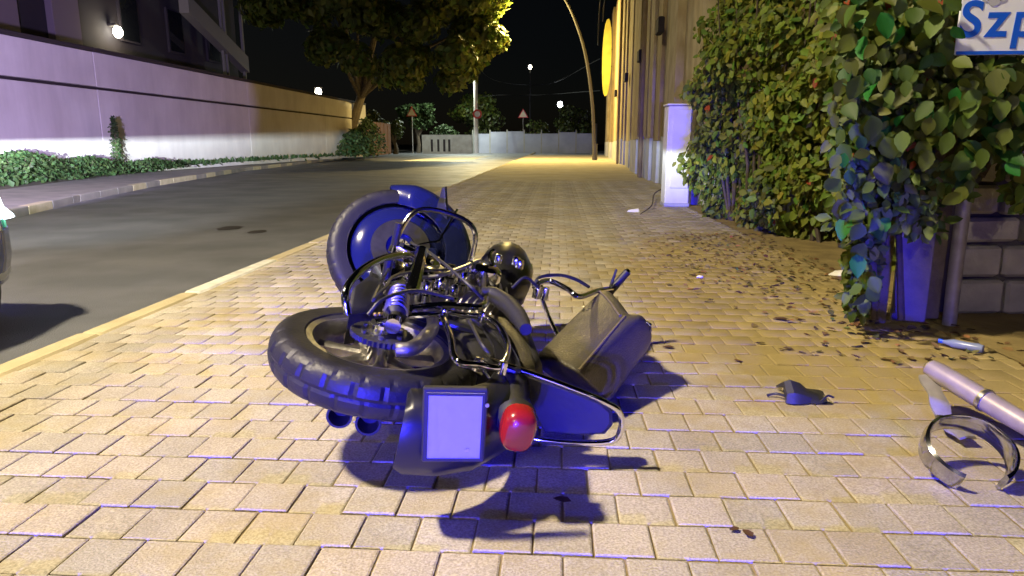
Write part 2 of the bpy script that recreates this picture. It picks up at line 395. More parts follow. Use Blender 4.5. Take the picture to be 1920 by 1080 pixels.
# pavement bed and pavers
PX0 = KX+.125
bed = sheet('pavement', [(PX0, -6, 0), (3.2, -6, 0), (4.6, 58, 0), (PX0, 58, 0)], 0, M_JOINT)
for v in bed.data.vertices: v.co.z = -.0085 if v.co.x < 0 else -.004
sheet('far_footway', [(PX0, 17.9, 0), (2.6, 17.9, 0), (4.2, 58, 0), (PX0, 58, 0)], 0, M_PAVER)
for v in bpy.data.objects['far_footway'].data.vertices: v.co.z = -.002
at = bpy.data.objects['far_footway'].data.color_attributes.new('tint', 'FLOAT_COLOR', 'POINT')
for d in at.data: d.color = (.92, .9, .88, 1)
PW, PD, JT = .145, .150, .0055
def paver_geo(jx=0, jy=0, wx=PW, wy=PD, c=.0045):
    x, y = wx/2-JT/2, wy/2-JT/2
    vs = [(-x, -y, -.03), (x, -y, -.03), (x, y, -.03), (-x, y, -.03), (-x, -y, -c*.5), (x, -y, -c*.5), (x, y, -c*.5), (-x, y, -c*.5),
          (-x+c, -y+c, 0), (x-c, -y+c, 0), (x-c, y-c, 0), (-x+c, y-c, 0)]
    fs = [(0, 1, 5, 4), (1, 2, 6, 5), (2, 3, 7, 6), (3, 0, 4, 7), (4, 5, 9, 8), (5, 6, 10, 9), (6, 7, 11, 10), (7, 4, 8, 11), (8, 9, 10, 11)]
    return vs, fs
def ptint(Y, X):
    b = random.uniform(.86, 1.09); wv = random.uniform(-.025, .025)
    if Y > 4.3:
        b *= 1.05 if ((X+5) % .38) < .17 else .86
    return (b*(1+wv), b, b*(1-wv), 1)
variants = []
for i in range(14):
    vs, fs = paver_geo(); me = bpy.data.meshes.new('paver'); me.from_pydata(vs, [], fs); me.update()
    a = me.color_attributes.new('tint', 'FLOAT_COLOR', 'POINT'); t = ptint(0, 0)
    for d in a.data: d.color = t
    me.materials.append(M_PAVER); variants.append(me)
def inframe(X, Y):
    d = CM.transposed() @ (V((X, Y, 0))-V((0, 0, CH)))
    if d.z > -.1: return False
    px = 960+FPX*d.x/-d.z; py = 540-FPX*d.y/-d.z
    return -40 < px < 1960 and py < 1120
cells = []
row = 0; Y = -4.0
while Y < 18.0:
    X = PX0+(PW/2 if row % 2 else PW); 
    if row % 2: cells.append((PX0+PW/4+.0, Y, PW/2)); X = PX0+PW
    else: X = PX0+PW/2
    while X < 2.25+.03*max(Y, 0):
        cells.append((X, Y, PW)); X += PW
    Y += PD; row += 1
vis = sorted([c for c in cells if c[2] == PW and inframe(c[0], c[1])], key=lambda c: c[0]**2+c[1]**2)[:290]
vset = set(vis)
for (X, Y, wd) in vis:
    o = bpy.data.objects.new('paver', random.choice(variants)); COL.objects.link(o); o.parent = bed
    o.location = (X+random.uniform(-.001, .001), Y+random.uniform(-.001, .001), random.uniform(-.003, .0015))
    o.rotation_euler = (random.uniform(-.008, .008), random.uniform(-.008, .008), random.uniform(-.008, .008)+(math.pi if random.random() < .5 else 0))
allv = []; allf = []; allt = []
for c in cells:
    if c in vset: continue
    X, Y, wd = c
    vs, fs = paver_geo(wx=wd); k = len(allv); dz = random.uniform(-.003, .0015); tl = random.uniform(-.008, .008); tk = random.uniform(-.008, .008)
    allv += [(X+p[0], Y+p[1], p[2]+dz+p[0]*tl+p[1]*tk) for p in vs]; allf += [tuple(i+k for i in f) for f in fs]; allt += [ptint(Y, X)[:3]]*12
o = bpy.data.objects.new('paver_field', np_mesh('paver_field', np.array(allv), np.array(allf), np.array(allt), M_PAVER)); COL.objects.link(o); o.parent = bed; o['kind'] = 'stuff'
# garden strip at the foot of the creeper
sheet('garden_strip', [(2.05, 2.0, 0), (6, 2.0, 0), (6, 11, 0), (1.95, 11, 0)], 0, M_DIRT)
for v in bpy.data.objects['garden_strip'].data.vertices: v.co.z = .006
# dark tar patches on the road
for i, (px, py, a, b) in enumerate(((430, 428, .16, .11), (482, 435, .10, .08))):
    c = pix(px, py, RZ); mb = MB(); n = 18
    pts = [V((c.x+a*math.cos(t*2*math.pi/n)*random.uniform(.75, 1.15), c.y+b*2*math.sin(t*2*math.pi/n)*random.uniform(.75, 1.15), RZ+.005)) for t in range(n)]
    mb.add(pts, [tuple(range(n))]); o = mb.build('tar_patch', M_PATCH); tag(o, kind='structure')
# pale crossing paint where the road meets the far corner
c = pix(870, 296, RZ)
sheet('road_marking', [(c.x-2.6, c.y-9, 0), (c.x+1.2, c.y-9, 0), (c.x+1.5, c.y+9, 0), (c.x-1.9, c.y+9, 0)], RZ+.005, M_KERBW)
for v in bpy.data.objects['road_marking'].data.vertices: v.co.z = RZ+.005

# ================================================================== LEFT WALL
wall = empty('concrete_wall', (WX, 25, .2), 'long pale concrete retaining wall with a dark groove and dark coping along the far verge', 'wall')
joints = [-2, 9.7, 19.5, 29.3, 39.1, 47.6]
BT, GB, GT, TP = .05, 2.42, 2.50, 3.44
for a, b in zip(joints[:-1], joints[1:]):
    st = .0
    MB().box((WX-.15, (a+b)/2, (BT+GB)/2), (.30, b-a-.012, GB-BT), ch=.01).build('lower_panel', M_CONC, wall)
    MB().box((WX-.15, (a+b)/2, (GT+TP)/2+st/2), (.30, b-a-.012, TP-GT+st), ch=.01).build('upper_panel', M_CONC, wall)
    MB().box((WX-.17, (a+b)/2, TP+st+.06), (.42, b-a-.01, .116), ch=.01).build('coping', M_COPE, wall)
MB().box((WX-.22, 22.8, 1.6), (.20, 49, 3.1)).build('core', M_COPE, wall, smooth=False)
bf = empty('brown_fence', (-13.6, 52, .1), 'low brown board fence beyond the end of the concrete wall', 'fence')
for i in range(7):
    MB().box((-13.2+i*.02, 48.3+i*1.0, 1.25), (.06, .94, 2.3+random.uniform(-.08, .08))).build('board', M_BROWNF, bf, smooth=False)
# weeds and grass along the wall
def tuft(name, c, r, h, n, size, label, cat, group=None, m=M_GRASS, warm=.3, lo=.5, hi=1.3):
    c = V(c); root = empty(name, c, label, cat, group)
    P = np.random.rand(n, 3); ang = P[:, 0]*2*math.pi; rad = np.sqrt(P[:, 1]); zz = P[:, 2]**.8
    f = np.sqrt(np.clip(1-zz**1.5, .05, 1))
    pts = np.stack([c.x+np.cos(ang)*rad*r[0]*f, c.y+np.sin(ang)*rad*r[1]*f, c.z+.02+zz*h], 1)
    nr = np.stack([np.cos(ang)*.6, np.sin(ang)*.6, np.full(n, .7)], 1)
    leaf_obj('foliage', pts, nr, np.full(n, size), tints(n, warm, lo=lo, hi=hi), m, root, tuple(c), simple=True, droop=.1)
    mb = MB()
    for i in range(6):
        a = random.uniform(0, 6.28); mb.tube([c+V((0, 0, -.02)), c+V((math.cos(a)*r[0]*.3, math.sin(a)*r[1]*.3, h*.5)), c+V((math.cos(a)*r[0]*.5, math.sin(a)*r[1]*.5, h*.85))], [.012, .009, .004], 5)
    mb.build('stem', M_BARK, root)
    return root
tuft('weed_clump', (-11.9, 14.9, .14), (1.0, 1.5), .58, 2000, .095, 'leafy dark weed clump on the verge beside the patrol car', 'weeds', 'weeds along the wall foot')
tuft('weed_clump', (-12.1, 17.3, .16), (.8, 1.5), .40, 1600, .09, 'low weed clump in front of the wall next to the thin upright weed', 'weeds', 'weeds along the wall foot')
tuft('weed_clump', (-12.1, 20.2, .17), (.6, 1.7), .28, 1000, .085, 'low trailing weed clump where the headlamp glow begins on the wall', 'weeds', 'weeds along the wall foot')
tuft('upright_weed', (-12.6, 19.45, .19), (.16, .16), 1.45, 600, .09, 'thin upright weed growing against the panel joint of the pale wall', 'weed')
tuft('verge_bush', (-12.3, 42.5, .17), (.9, 3.0), 1.5, 1300, .22, 'wide green bush at the far end of the concrete wall', 'bush')
tuft('verge_bush', (-12.5, 46.0, .17), (1.3, 2.4), 2.2, 1000, .24, 'taller dark bush beside the brown board fence', 'bush', lo=.3, hi=.8)
n = 9000
gy = np.random.rand(n)*36+11; fr = np.random.rand(n)
lkx = np.interp(gy, [p.y for p in LK], [p.x for p in LK])-2.0
gx = lkx+(WX+.05-lkx)*(fr**.5); gz = .05+(.17)*(fr**.5)
leaf_obj('verge_grass', np.stack([gx, gy, gz-.02], 1), np.tile([0.3, -.3, .2], (n, 1)), np.full(n, .2), tints(n, .3), M_GRASS, simple=True, droop=-.9)['kind'] = 'stuff'

# ================================================================== LEFT BUILDING
lb = empty('dark_building', (-20, 28, .5), 'dark building behind the concrete wall with pale pilasters and a sloping beam', 'building')
MB().box((-24.5, 26, 6.5), (9, 36, 12.4)).build('wall', M_BDARK, lb, smooth=False)
for y0, y1 in ((22.6, 25.6), (27.4, 29.0)):
    MB().box((-19.85, (y0+y1)/2, 6.4), (.3, y1-y0, 12), ch=.02).build('pilaster', M_BPALE, lb)
for y0 in (31.5, 35.5, 39.5):
    f = MB().box((-19.96, y0+1.3, 6.6), (.14, 1.5, 2.2), ch=.02).build('window', M_BDARK, lb)
    MB().box((-19.91, y0+1.3, 6.6), (.08, 1.3, 2.0)).build('pane', M_GLASS, lb, parent=f, smooth=False)
a, b = pixX(352, -6, -18.6), pixX(466, 112, -18.6)
mb = MB(); up = V((0, 0, .75)); wd = V((-.5, 0, 0))
mb.hexa([a-up, b-up, b-up+wd, a-up+wd], [a+up*.2, b+up*.2, b+up*.2+wd, a+up*.2+wd]); mb.build('sloping_beam', M_BEAM, lb, smooth=False)
for q, wdt in ((b, .16), (b-V((0, 2.2, 0)), .1), (b-V((0, 2.6, 0)), .1)):
    MB().box((q.x-.25, q.y-.1, 6.4), (.14, wdt, 12)).build('steel_upright', M_BEAM, lb, smooth=False)

# ================================================================== LAMPS
def light(name, typ, loc, energy, color, parent, target=None, **kw):
    d = bpy.data.lights.new(name, typ); d.energy = energy; d.color = color
    for k, v in kw.items(): setattr(d, k, v)
    o = bpy.data.objects.new(name, d); COL.objects.link(o); o.parent = parent
    o.location = V(loc)-V(parent.location)
    if target is not None: o.rotation_euler = (V(target)-V(loc)).to_track_quat('-Z', 'Y').to_euler()
    return o
def bulb(name, loc, r, m, root, parent=None):
    ax = V((0, 0, 1)); prof = [(r*math.sin(t*math.pi/8), -r*1.25*math.cos(t*math.pi/8)) for t in range(9)]; prof[0] = (.001, prof[0][1]); prof[-1] = (.001, prof[-1][1])
    return MB().lathe(loc, ax, prof, 14).build(name, m, root, parent=parent)
def street_lamp(base, top, arm_end, m_lamp, energy, color, label, r=.075, m=M_POLE, size=.35, path=None):
    root = empty('street_lamp', base, label, 'street lamp', None)
    b, t, e = V(base), V(top), V(arm_end)
    MB().tube([b, b+V((0, 0, .9))], [r*1.7, r*1.6], 12).build('base', m, root)
    if path: MB().tube(path, [r*(1.15-.6*i/len(path)) for i in range(len(path))], 10, smooth=5).build('pole', m, root)
    else: MB().tube([b+V((0, 0, .85)), b+(t-b)*.5, t, t+(e-t)*.25+V((0, 0, .55)), e+V((0, 0, .12))], [r*1.15, r, r*.75, r*.6, r*.5], 10, smooth=5).build('pole', m, root)
    d = V((e.x-t.x, e.y-t.y, 0)).normalized(); s = V((-d.y, d.x, 0))
    rings = []
    for f, wv, hv in ((-.1, .05, .05), (.08, .13, .10), (.45, .15, .12), (.68, .07, .05)):
        c = e+d*(f-.3)+V((0, 0, .13)); rings.append([c+s*wv*x+V((0, 0, hv*zz)) for x, zz in ((-1, -.3), (1, -.3), (.9, .5), (.4, 1), (-.4, 1), (-.9, .5))])
    h = MB().loft(rings).build('lamp_head', m, root)
    MB().box(e+V((0, 0, .075)), (.26, .40, .05), rot=Matrix.Rotation(math.atan2(d.y, d.x)-math.pi/2, 3, 'Z'), ch=.012).build('lens', m_lamp, root, parent=h)
    light('lamp_light', 'AREA', e+V((0, 0, .03)), energy, color, root, target=e+V((0, 0, -5)), shape='DISK', size=size)
    return root
WARM = (1.0, .85, .57)
street_lamp((-8.2, .6, .04), (-8.2, .6, 7.6), (-5.0, .4, 8.0), M_WLAMP, E_STREET, WARM, 'tall street lamp with a long arm over the road beside the patrol car', size=.7)
street_lamp((-8.2, -17.5, .04), (-8.2, -17.5, 7.6), (-5.0, -17.5, 8.0), M_WLAMP, E_BEHIND*2, WARM, 'tall street lamp with a long arm over the road behind the second patrol car')
lb_base = pixY(1115, 299, 40); lb_base.z = 0
e2 = pixY(980, -22, 40); 
street_lamp(lb_base, (2.1, 40, 8.6), (e2.x, e2.y, e2.z), M_YLAMP, E_FAR, (1, .74, .25), 'dark curved street lamp with a yellow glow standing by the plaster facade', r=.085, m=M_POLED, size=.4, path=[pixY(a, b, 40) for a, b in ((1114, 280), (1111, 200), (1101, 120), (1086, 60), (1060, 0), (1028, -28), (988, -27))])
# double-headed lamp at the far corner
dl = pixY(893, 290, 72); dl.z = RZ
dlamp = empty('corner_lamp_post', dl, 'white lamp post with two lit heads at the far street corner', 'lamp post')
MB().tube([dl, dl+V((0, 0, 4.5)), dl+V((0, 0, 9.4))], [.24, .22, .2], 12).build('pole', M_WHITE, dlamp)
for px in (866, 899):
    q = pixY(px, 104, 72)
    MB().tube([dl+V((0, 0, 9.0)), V((q.x, q.y, q.z+.45))], .06, 8).build('arm', M_POLE, dlamp)
    h = MB().box((q.x, q.y, q.z+.42), (.7, .7, .16), ch=.04).build('lamp_head', M_POLE, dlamp)
    bulb('lens', (q.x, q.y, q.z), .24, M_CLAMP, dlamp, parent=h)
light('corner_light', 'AREA', dl+V((-.8, -.2, 9.3)), E_DOUBLE, (.9, 1, .85), dlamp, target=dl+V((-.8, -2.5, 0)), shape='DISK', size=.5)
# road sign on the same post
q = pixY(895, 214, 71.6)
rs = empty('round_sign', q, 'small round red and white road sign on the corner lamp post', 'road sign')
MB().lathe(q, (0, -1, 0), [(.001, .02), (.30, .02)], 20).build('sign_face', M_WHITE, rs)
MB().lathe(q, (0, -1, 0), [(.29, 0), (.29, .035), (.46, .035), (.46, 0)], 20).build('sign_rim', M_SRED, rs)
MB().box(q+V((0, .2, 0)), (.2, .4, .1)).build('bracket', M_POLE, rs, smooth=False)
def tri_sign(px, py, Y, label, zb=0):
    q = pixY(px, py, Y); root = empty('warning_sign', (q.x, q.y, zb), label, 'road sign', 'triangular signs at the far corner')
    MB().tube([(q.x, q.y+.06, zb), (q.x, q.y+.06, q.z+.3)], .045, 8).build('post', M_POLE, root)
    def tri(s, d, t): return [V((q.x, q.y-d, q.z+s)), V((q.x-s*.87, q.y-d, q.z-s*.5)), V((q.x+s*.87, q.y-d, q.z-s*.5))]
    mb = MB(); A = tri(.62, .02, 0); B = tri(.62, -.01, 0); mb.loft([B, A]); f = mb.build('sign_rim', M_SRED, root, smooth=False)
    mb = MB(); mb.loft([tri(.48, .021, 0), tri(.48, .028, 0)]); mb.build('sign_face', M_SYEL, root, parent=f, smooth=False)
tri_sign(772, 212, 70, 'triangular warning sign on a post in front of the green tree')
tri_sign(981, 215, 74, 'triangular warning sign on a post behind the pale blue fence')
def lone_lamp(px, py, Y, m, label, h0=.0, r=.16, post=True, energy=60, color=(1, .85, .6)):
    q = pixY(px, py, Y); root = empty('lantern', (q.x, q.y, h0), label, 'lamp')
    MB().tube([(q.x, q.y, h0), (q.x, q.y, q.z-r)], [.07, .045], 8).build('post', M_POLED, root)
    bulb('lens', q, r, m, root)
    MB().lathe(q+V((0, 0, r*1.2)), (0, 0, 1), [(r*1.3, -.01), (r*.9, .05), (.02, .1)], 12).build('hood', M_POLED, root)
    return root
lone_lamp(597, 172, 46, M_WLAMP, 'lit lantern on a post just beyond the wall near the big tree', .3, .2)
lone_lamp(994, 126, 90, M_WLAMP, 'small warm lantern high up in the dark beyond the fence', 0, .2)
lone_lamp(1050, 196, 84, M_CLAMP, 'cool white lantern above the pale blue fence', 0, .28)
q = pixX(215, 60, -19.75)
wl = empty('wall_lamp', q, 'lit lamp on the dark building wall beside the pale pilaster', 'lamp')
bulb('lens', q+V((.15, 0, 0)), .2, M_WLAMP, wl)
MB().box(q+V((-.08, 0, .3)), (.4, .2, .12), ch=.02).build('bracket', M_POLED, wl)
light('wall_lamp_light', 'POINT', q+V((.45, 0, -.1)), 90, (1, .8, .5), wl, shadow_soft_size=.1)

# overhead cables
def cable(pts, label, r=.03):
    o = MB().tube(pts, r, 6, smooth=8).build('overhead_cable', M_BLACKP, origin=pts[0]); return tag(o, label, 'cable')
a = dl+V((0, 0, 8.6)); b = pixY(1030, 157, 80); c2 = pixY(1125, 110, 60)
cable([a, pixY(935, 153, 75), b, c2], 'slack cable drooping from the corner lamp post to the facade', .035)
cable([dl+V((0, 0, 5.6)), pixY(950, 178, 74), pixY(1010, 178, 76), pixY(1125, 170, 62)], 'lower straight cable from the corner lamp post to the facade', .03)

# ================================================================== FAR CORNER
fx0, fx1 = pixY(887, 285, 74).x, pixY(1112, 285, 74).x
ff = empty('pale_fence', ((fx0+fx1)/2, 74, RZ), 'pale blue grey panel fence across the end of the street', 'fence')
nn = 7
for i in range(nn):
    a = fx0+(fx1-fx0)*i/nn; b = fx0+(fx1-fx0)*(i+1)/nn; h = random.uniform(1.95, 2.25)
    MB().box(((a+b)/2, 74, RZ+h/2), (b-a-.1, .08, h)).build('panel', M_FENCE, ff, smooth=False)
    MB().box((a, 74.02, RZ+1.2), (.12, .14, 2.4)).build('post', M_FENCE2, ff, smooth=False)
MB().box((fx1+.2, 73.8, RZ+1.5), (.3, .3, 3.0), ch=.02).build('end_post', M_POLED, ff)
cf0, cf1 = pixY(792, 285, 70).x, pixY(885, 285, 70).x
cf = empty('slatted_fence', ((cf0+cf1)/2, 70, RZ), 'low grey concrete fence with four dark slots beside the corner lamp', 'fence')
MB().box(((cf0+cf1)/2, 70, RZ+1.62), (cf1-cf0, .18, .45)).build('top_rail', M_FENCE2, cf, smooth=False)
MB().box(((cf0+cf1)/2, 70, RZ+.1), (cf1-cf0, .18, .2)).build('bottom_rail', M_FENCE2, cf, smooth=False)
for i, (u0, u1) in enumerate(((0, .17), (.22, .30), (.35, .42), (.47, .52), (.57, 1.0))):
    MB().box((cf0+(cf1-cf0)*(u0+u1)/2, 70.0, RZ+.8), ((cf1-cf0)*(u1-u0), .14, 1.2)).build('slab', M_FENCE2, cf, smooth=False)
MB().box(((cf0+cf1)/2, 70.4, RZ+.75), (cf1-cf0, .1, 1.5)).build('backing', M_COPE, cf, smooth=False)
tuft('hedge_bush', ((cf0*.6+cf1*.4), 71.3, RZ+1.1), (2.0, .9), 1.6, 900, .3, 'rounded yellow green bush on top of the slotted fence', 'bush', warm=.3)

def tree(name, base, h0, centers, radii, n, size, label, m=M_LEAFD, simple=True, tr=.2, lo=.45, hi=1.3, warm=.3):
    b = V(base); root = empty(name, b, label, 'tree', None)
    c = np.array(centers); mean = c.mean(0)
    mb = MB(); top = V(mean); mid = V((b.x*.7+top.x*.3, b.y, b.z+h0))
    mb.tube([b, (b+mid)/2+V((.1, 0, 0)), mid], [tr*1.35, tr, tr*.85], 10, smooth=3); mb.build('trunk', M_BARK, root)
    mb = MB()
    for k in np.random.choice(len(c), min(len(c), 9), replace=False):
        e = V(c[k]); m2 = mid+(e-mid)*.5+V((random.uniform(-.3, .3), random.uniform(-.3, .3), .2)); mb.tube([mid+(b-mid)*.04, m2, e], [tr*.55, tr*.35, tr*.1], 7, smooth=3)
    mb.build('limb', M_BARK, root)
    P, d = clump_points(c, radii, n); leaf_obj('crown', P, d, np.full(n, size), tints(n, warm, lo=lo, hi=hi), m, root, tuple(b), simple=simple)
    return root
# the big tree over the road
cs = []; rr = []
for i in range(70):
    px = random.uniform(490, 915); py = random.uniform(-190, 150)
    if px > 800 and py > 70+(915-px)*.9: continue
    if px < 600 and py > 60: continue
    Yv = random.uniform(34.5, 39); p = pixY(px, py, Yv); cs.append(tuple(p)); rr.append(random.uniform(.75, 1.4))
for px, py in ((905, 20), (915, 60), (890, 95), (925, 75), (870, 130), (845, 150), (770, 150), (900, -30), (880, 50)):
    p = pixY(px, py, random.uniform(38, 40.5)); cs.append(tuple(p)); rr.append(random.uniform(.6, .95))
tree('street_tree', (-13.9, 44.5, .3), 3.6, cs, rr, 30000, .40, 'big leafy tree overhanging the road lit yellow on the street lamp side', tr=.3)
def small_tree(px, py, Y, rpx, npts, n, size, label, **k):
    cs = []; rr = []; s = Y/FPX
    for i in range(npts):
        a = random.uniform(0, 6.28); d = rpx*random.random()**.5*.7
        p = pixY(px+d*math.cos(a), py+d*.8*math.sin(a), Y+random.uniform(-.8, .8)); cs.append(tuple(p)); rr.append(rpx*s*random.uniform(.25, .45))
    c = pixY(px, py, Y); tree('small_tree', (c.x, Y, RZ), max(.6, c.z*.45), cs, rr, n, size, label, **k)
small_tree(782, 215, 75, 38, 12, 1800, .35, 'rounded dark green tree behind the triangular warning sign', lo=.6, hi=1.4, warm=.0, m=M_GRASS)
small_tree(740, 240, 66, 30, 9, 1000, .32, 'low dark bushy tree at the end of the brown fence', lo=.2, hi=.6)
small_tree(888, 200, 82, 48, 16, 2400, .38, 'loose leafy tree behind the corner lamp post', lo=.5, hi=1.3)
small_tree(900, 245, 80, 55, 14, 1600, .38, 'dark low shrubbery tree behind the slotted fence', lo=.15, hi=.5)
small_tree(1075, 232, 80, 42, 14, 1600, .38, 'dark shrubby tree behind the pale fence end', lo=.25, hi=.7)
small_tree(1000, 250, 79, 35, 10, 900, .36, 'sparse low tree behind the middle of the pale fence', lo=.3, hi=.8)
small_tree(690, 235, 58, 40, 12, 1400, .3, 'dark tree rising behind the brown board fence', lo=.15, hi=.45)

# ================================================================== RIGHT FACADE
def fac(Y): return 2.05+(Y-11)*(3.65-2.05)/45
fb = empty('plaster_building', (2.6, 30, 0), 'tall ochre plaster building with vertical panels and pale plinth along the pavement', 'building')
MB().hexa([(fac(11)+.35, 11.2, -.1), (12, 11.2, -.1), (12, 56, -.1), (fac(56)+.35, 56, -.1)], [(fac(11)+.35, 11.2, 9), (12, 11.2, 9), (12, 56, 9), (fac(56)+.35, 56, 9)]).build('wall', M_PLAST3, fb, smooth=False)
Yp = 11.0; i = 0
while Yp < 56:
    wv = random.uniform(.5, 1.1)*(1+Yp*.03); d = random.choice((0, .05, .12, .2)); b = min(Yp+wv-.04, 56); zt = 8.9
    x0, x1 = fac(Yp)+d, fac(b)+d
    ang = 0
    zb = random.uniform(1.0, 1.15)
    m = random.choice((M_PLAST, M_PLAST2, M_PLAST2, M_PLAST3)) if Yp > 12.5 else M_PLAST2
    MB().hexa([(x0, Yp, zb), (x0+.5, Yp, zb), (x1+.5, b, zb), (x1, b, zb)], [(x0, Yp, zt), (x0+.5, Yp, zt), (x1+.5, b, zt), (x1, b, zt)]).build('wall_panel', m, fb, smooth=False)
    MB().hexa([(x0-.02, Yp, -.05), (x0+.5, Yp, -.05), (x1+.5, b, -.05), (x1-.02, b, -.05)], [(x0-.02, Yp, zb-.01), (x0+.5, Yp, zb-.01), (x1+.5, b, zb-.01), (x1-.02, b, zb-.01)]).build('plinth_panel', M_PLINTH, fb, smooth=False)
    Yp += wv; i += 1
for Yw in (16.5, 22, 29, 38):
    MB().box((fac(Yw)-.01, Yw, 3.5), (.14, .5, .34), ch=.02).build('vent_box', M_BDARK, fb)
MB().tube([(fac(20)-.06, 20, 0), (fac(20)-.06, 20, 8.8)], .06, 10).build('drainpipe', M_PLAST3, fb)
MB().tube([(fac(33)-.06, 33, 0), (fac(33)-.06, 33, 8.8)], .06, 10).build('drainpipe', M_PLAST3, fb)
# yellow lens-shaped board sticking out of the facade
Ys = 44.5; ys = empty('yellow_board_sign', (fac(Ys), Ys, 2.8), 'tall yellow leaf shaped board projecting from the plaster facade', 'sign')
mb = MB(); ringf = []; ringb = []
zc = CH+(VPY-120)/FPX*Ys; hz = 66/FPX*Ys
xl, xr = pixY(1129, 120, Ys).x, pixY(1146, 120, Ys).x; n = 22
for k in range(n):
    t = 2*math.pi*k/n; cx = (xl+xr)/2; xx = cx+(xr-xl)/2*math.copysign(abs(math.cos(t))**.8, math.cos(t)); zz = zc+hz*math.sin(t)+(.18*math.cos(t))
    ringf.append(V((xx, Ys-.05-.3*(xx-cx), zz))); ringb.append(V((xx, Ys+.05-.3*(xx-cx), zz)))
mb.loft([ringf, ringb]).build('board', M_YSIGN, ys, bevel=.01)
for zz in (zc-.5, zc+.5): MB().tube([(cx, Ys, zz), (fac(Ys)+.1, Ys, zz)], .03, 8).build('bracket', M_POLED, ys)
# cables in front of the facade top
for (x0, y0, x1, y1, lab) in ((1121, 85, 1128, -30, 'short cable hanging beside the yellow board'), (1130, 40, 1138, -30, 'thin cable with a clip hanging above the yellow board')):
    cable([pixY(x0, y0, 33), pixY((x0+x1)/2-1, (y0+y1)/2, 33), pixY(x1, y1, 33)], lab, .025)
# white cabinet at the corner of the creeper
q = pix(1268, 388); CBX = q.x
cb = empty('white_cabinet', (CBX, q.y, 0), 'slim white painted cabinet standing at the edge of the creeper', 'cabinet')
MB().box((CBX-.0, q.y+.2, .76), (.36, .40, 1.46), ch=.015).build('body', M_WHITE, cb)
MB().box((CBX-.0, q.y+.2, 1.505), (.40, .44, .03), ch=.008).build('cap', M_WHITE, cb)
MB().box((CBX-.0, q.y+.2, .03), (.38, .42, .06), ch=.008).build('plinth', M_PLINTH, cb)
MB().box((CBX+.02, q.y-.012, .86), (.27, .02, 1.15), ch=.006).build('door', M_WHITE, cb)

# ================================================================== CREEPER AND GARDEN WALL
gw = empty('garden_wall', (3.1, 7, 0), 'rough stone garden wall behind the creeper', 'wall')
MB().hexa([(2.95, 4.4, -.05), (3.4, 4.4, -.05), (3.4, 10.8, -.05), (2.95, 10.8, -.05)], [(2.95, 4.4, 2.3), (3.4, 4.4, 2.3), (3.4, 10.8, 2.3), (2.95, 10.8, 2.3)]).build('core', M_MORTAR, gw, smooth=False)
for r_ in range(7):
    yy = 4.42+random.uniform(0, .3)
    while yy < 10.4:
        L = random.uniform(.35, .7); MB().box((2.97, yy+L/2, .14+r_*.32), (.16, L-.03, .29), ch=.025).build('stone', M_STONE, gw); yy += L
# dense creeper on the garden wall: front surface runs from px(1290,410) to px(1590,480)
cr = empty('creeper_hedge', (2.3, 7, 0), 'tall dense green creeper hedge covering the garden wall beside the white cabinet', 'hedge')
A0 = pix(1285, 405); B0 = pix(1600, 492)
N = 24000
t = np.random.rand(N)*1.28; zz = np.random.rand(N)**.9*3.35
dist = np.clip(t, 0, 1)
bx = A0.x+(B0.x-A0.x)*t+.22-.16*(1-t)*np.clip(zz/1.6-.6, 0, 1); by = A0.y+(B0.y-A0.y)*t
# lumpy surface
lump = .16*np.sin(by*3.1+zz*2.2)+.12*np.sin(by*6.7-zz*4.1+1)+.10*np.sin(zz*7.3+by*2.0)
bulge = -.22*np.sin(np.clip(zz/2.6, 0, 1)*math.pi)+.10
x = bx+lump+bulge+np.abs(np.random.randn(N))*.10
yend = by+np.random.randn(N)*.05
# top overhangs further along towards the facade
top = zz > 1.5; yend = yend+np.where(top, (t < .25)*np.random.rand(N)*.7, 0)
nrm = np.stack([np.full(N, -.8), np.full(N, -.45), np.full(N, .35)], 1)
tt = tints(N, .35, red=.004, lo=.6, hi=1.75)*np.array([1.12, 1, .9])
keep = (np.sin(by*4.3+zz*3.3)+np.sin(zz*5.1-by*3.7)+np.random.randn(N)*.8) > -1.7
keep &= ~((zz < 1.55) & (yend > q.y-.1) & (x < CBX+.22))
leaf_obj('foliage', np.stack([x, yend, zz+.03], 1)[keep], nrm[keep], np.full(keep.sum(), .10), tt[keep], M_LEAF, cr, tuple(cr.location), droop=.3)['kind'] = 'stuff'
mb = MB()
for i in range(26):
    t0 = random.random(); p = A0.lerp(B0, t0)+V((.35, 0, 0)); pts = [p]
    for k in range(4): p = p+V((random.uniform(-.12, .06), random.uniform(-.25, .25), .7)); pts.append(p)
    mb.tube(pts, [.022, .018, .014, .010, .006], 6, smooth=3)
mb.build('vine_stem', M_BARK, cr)
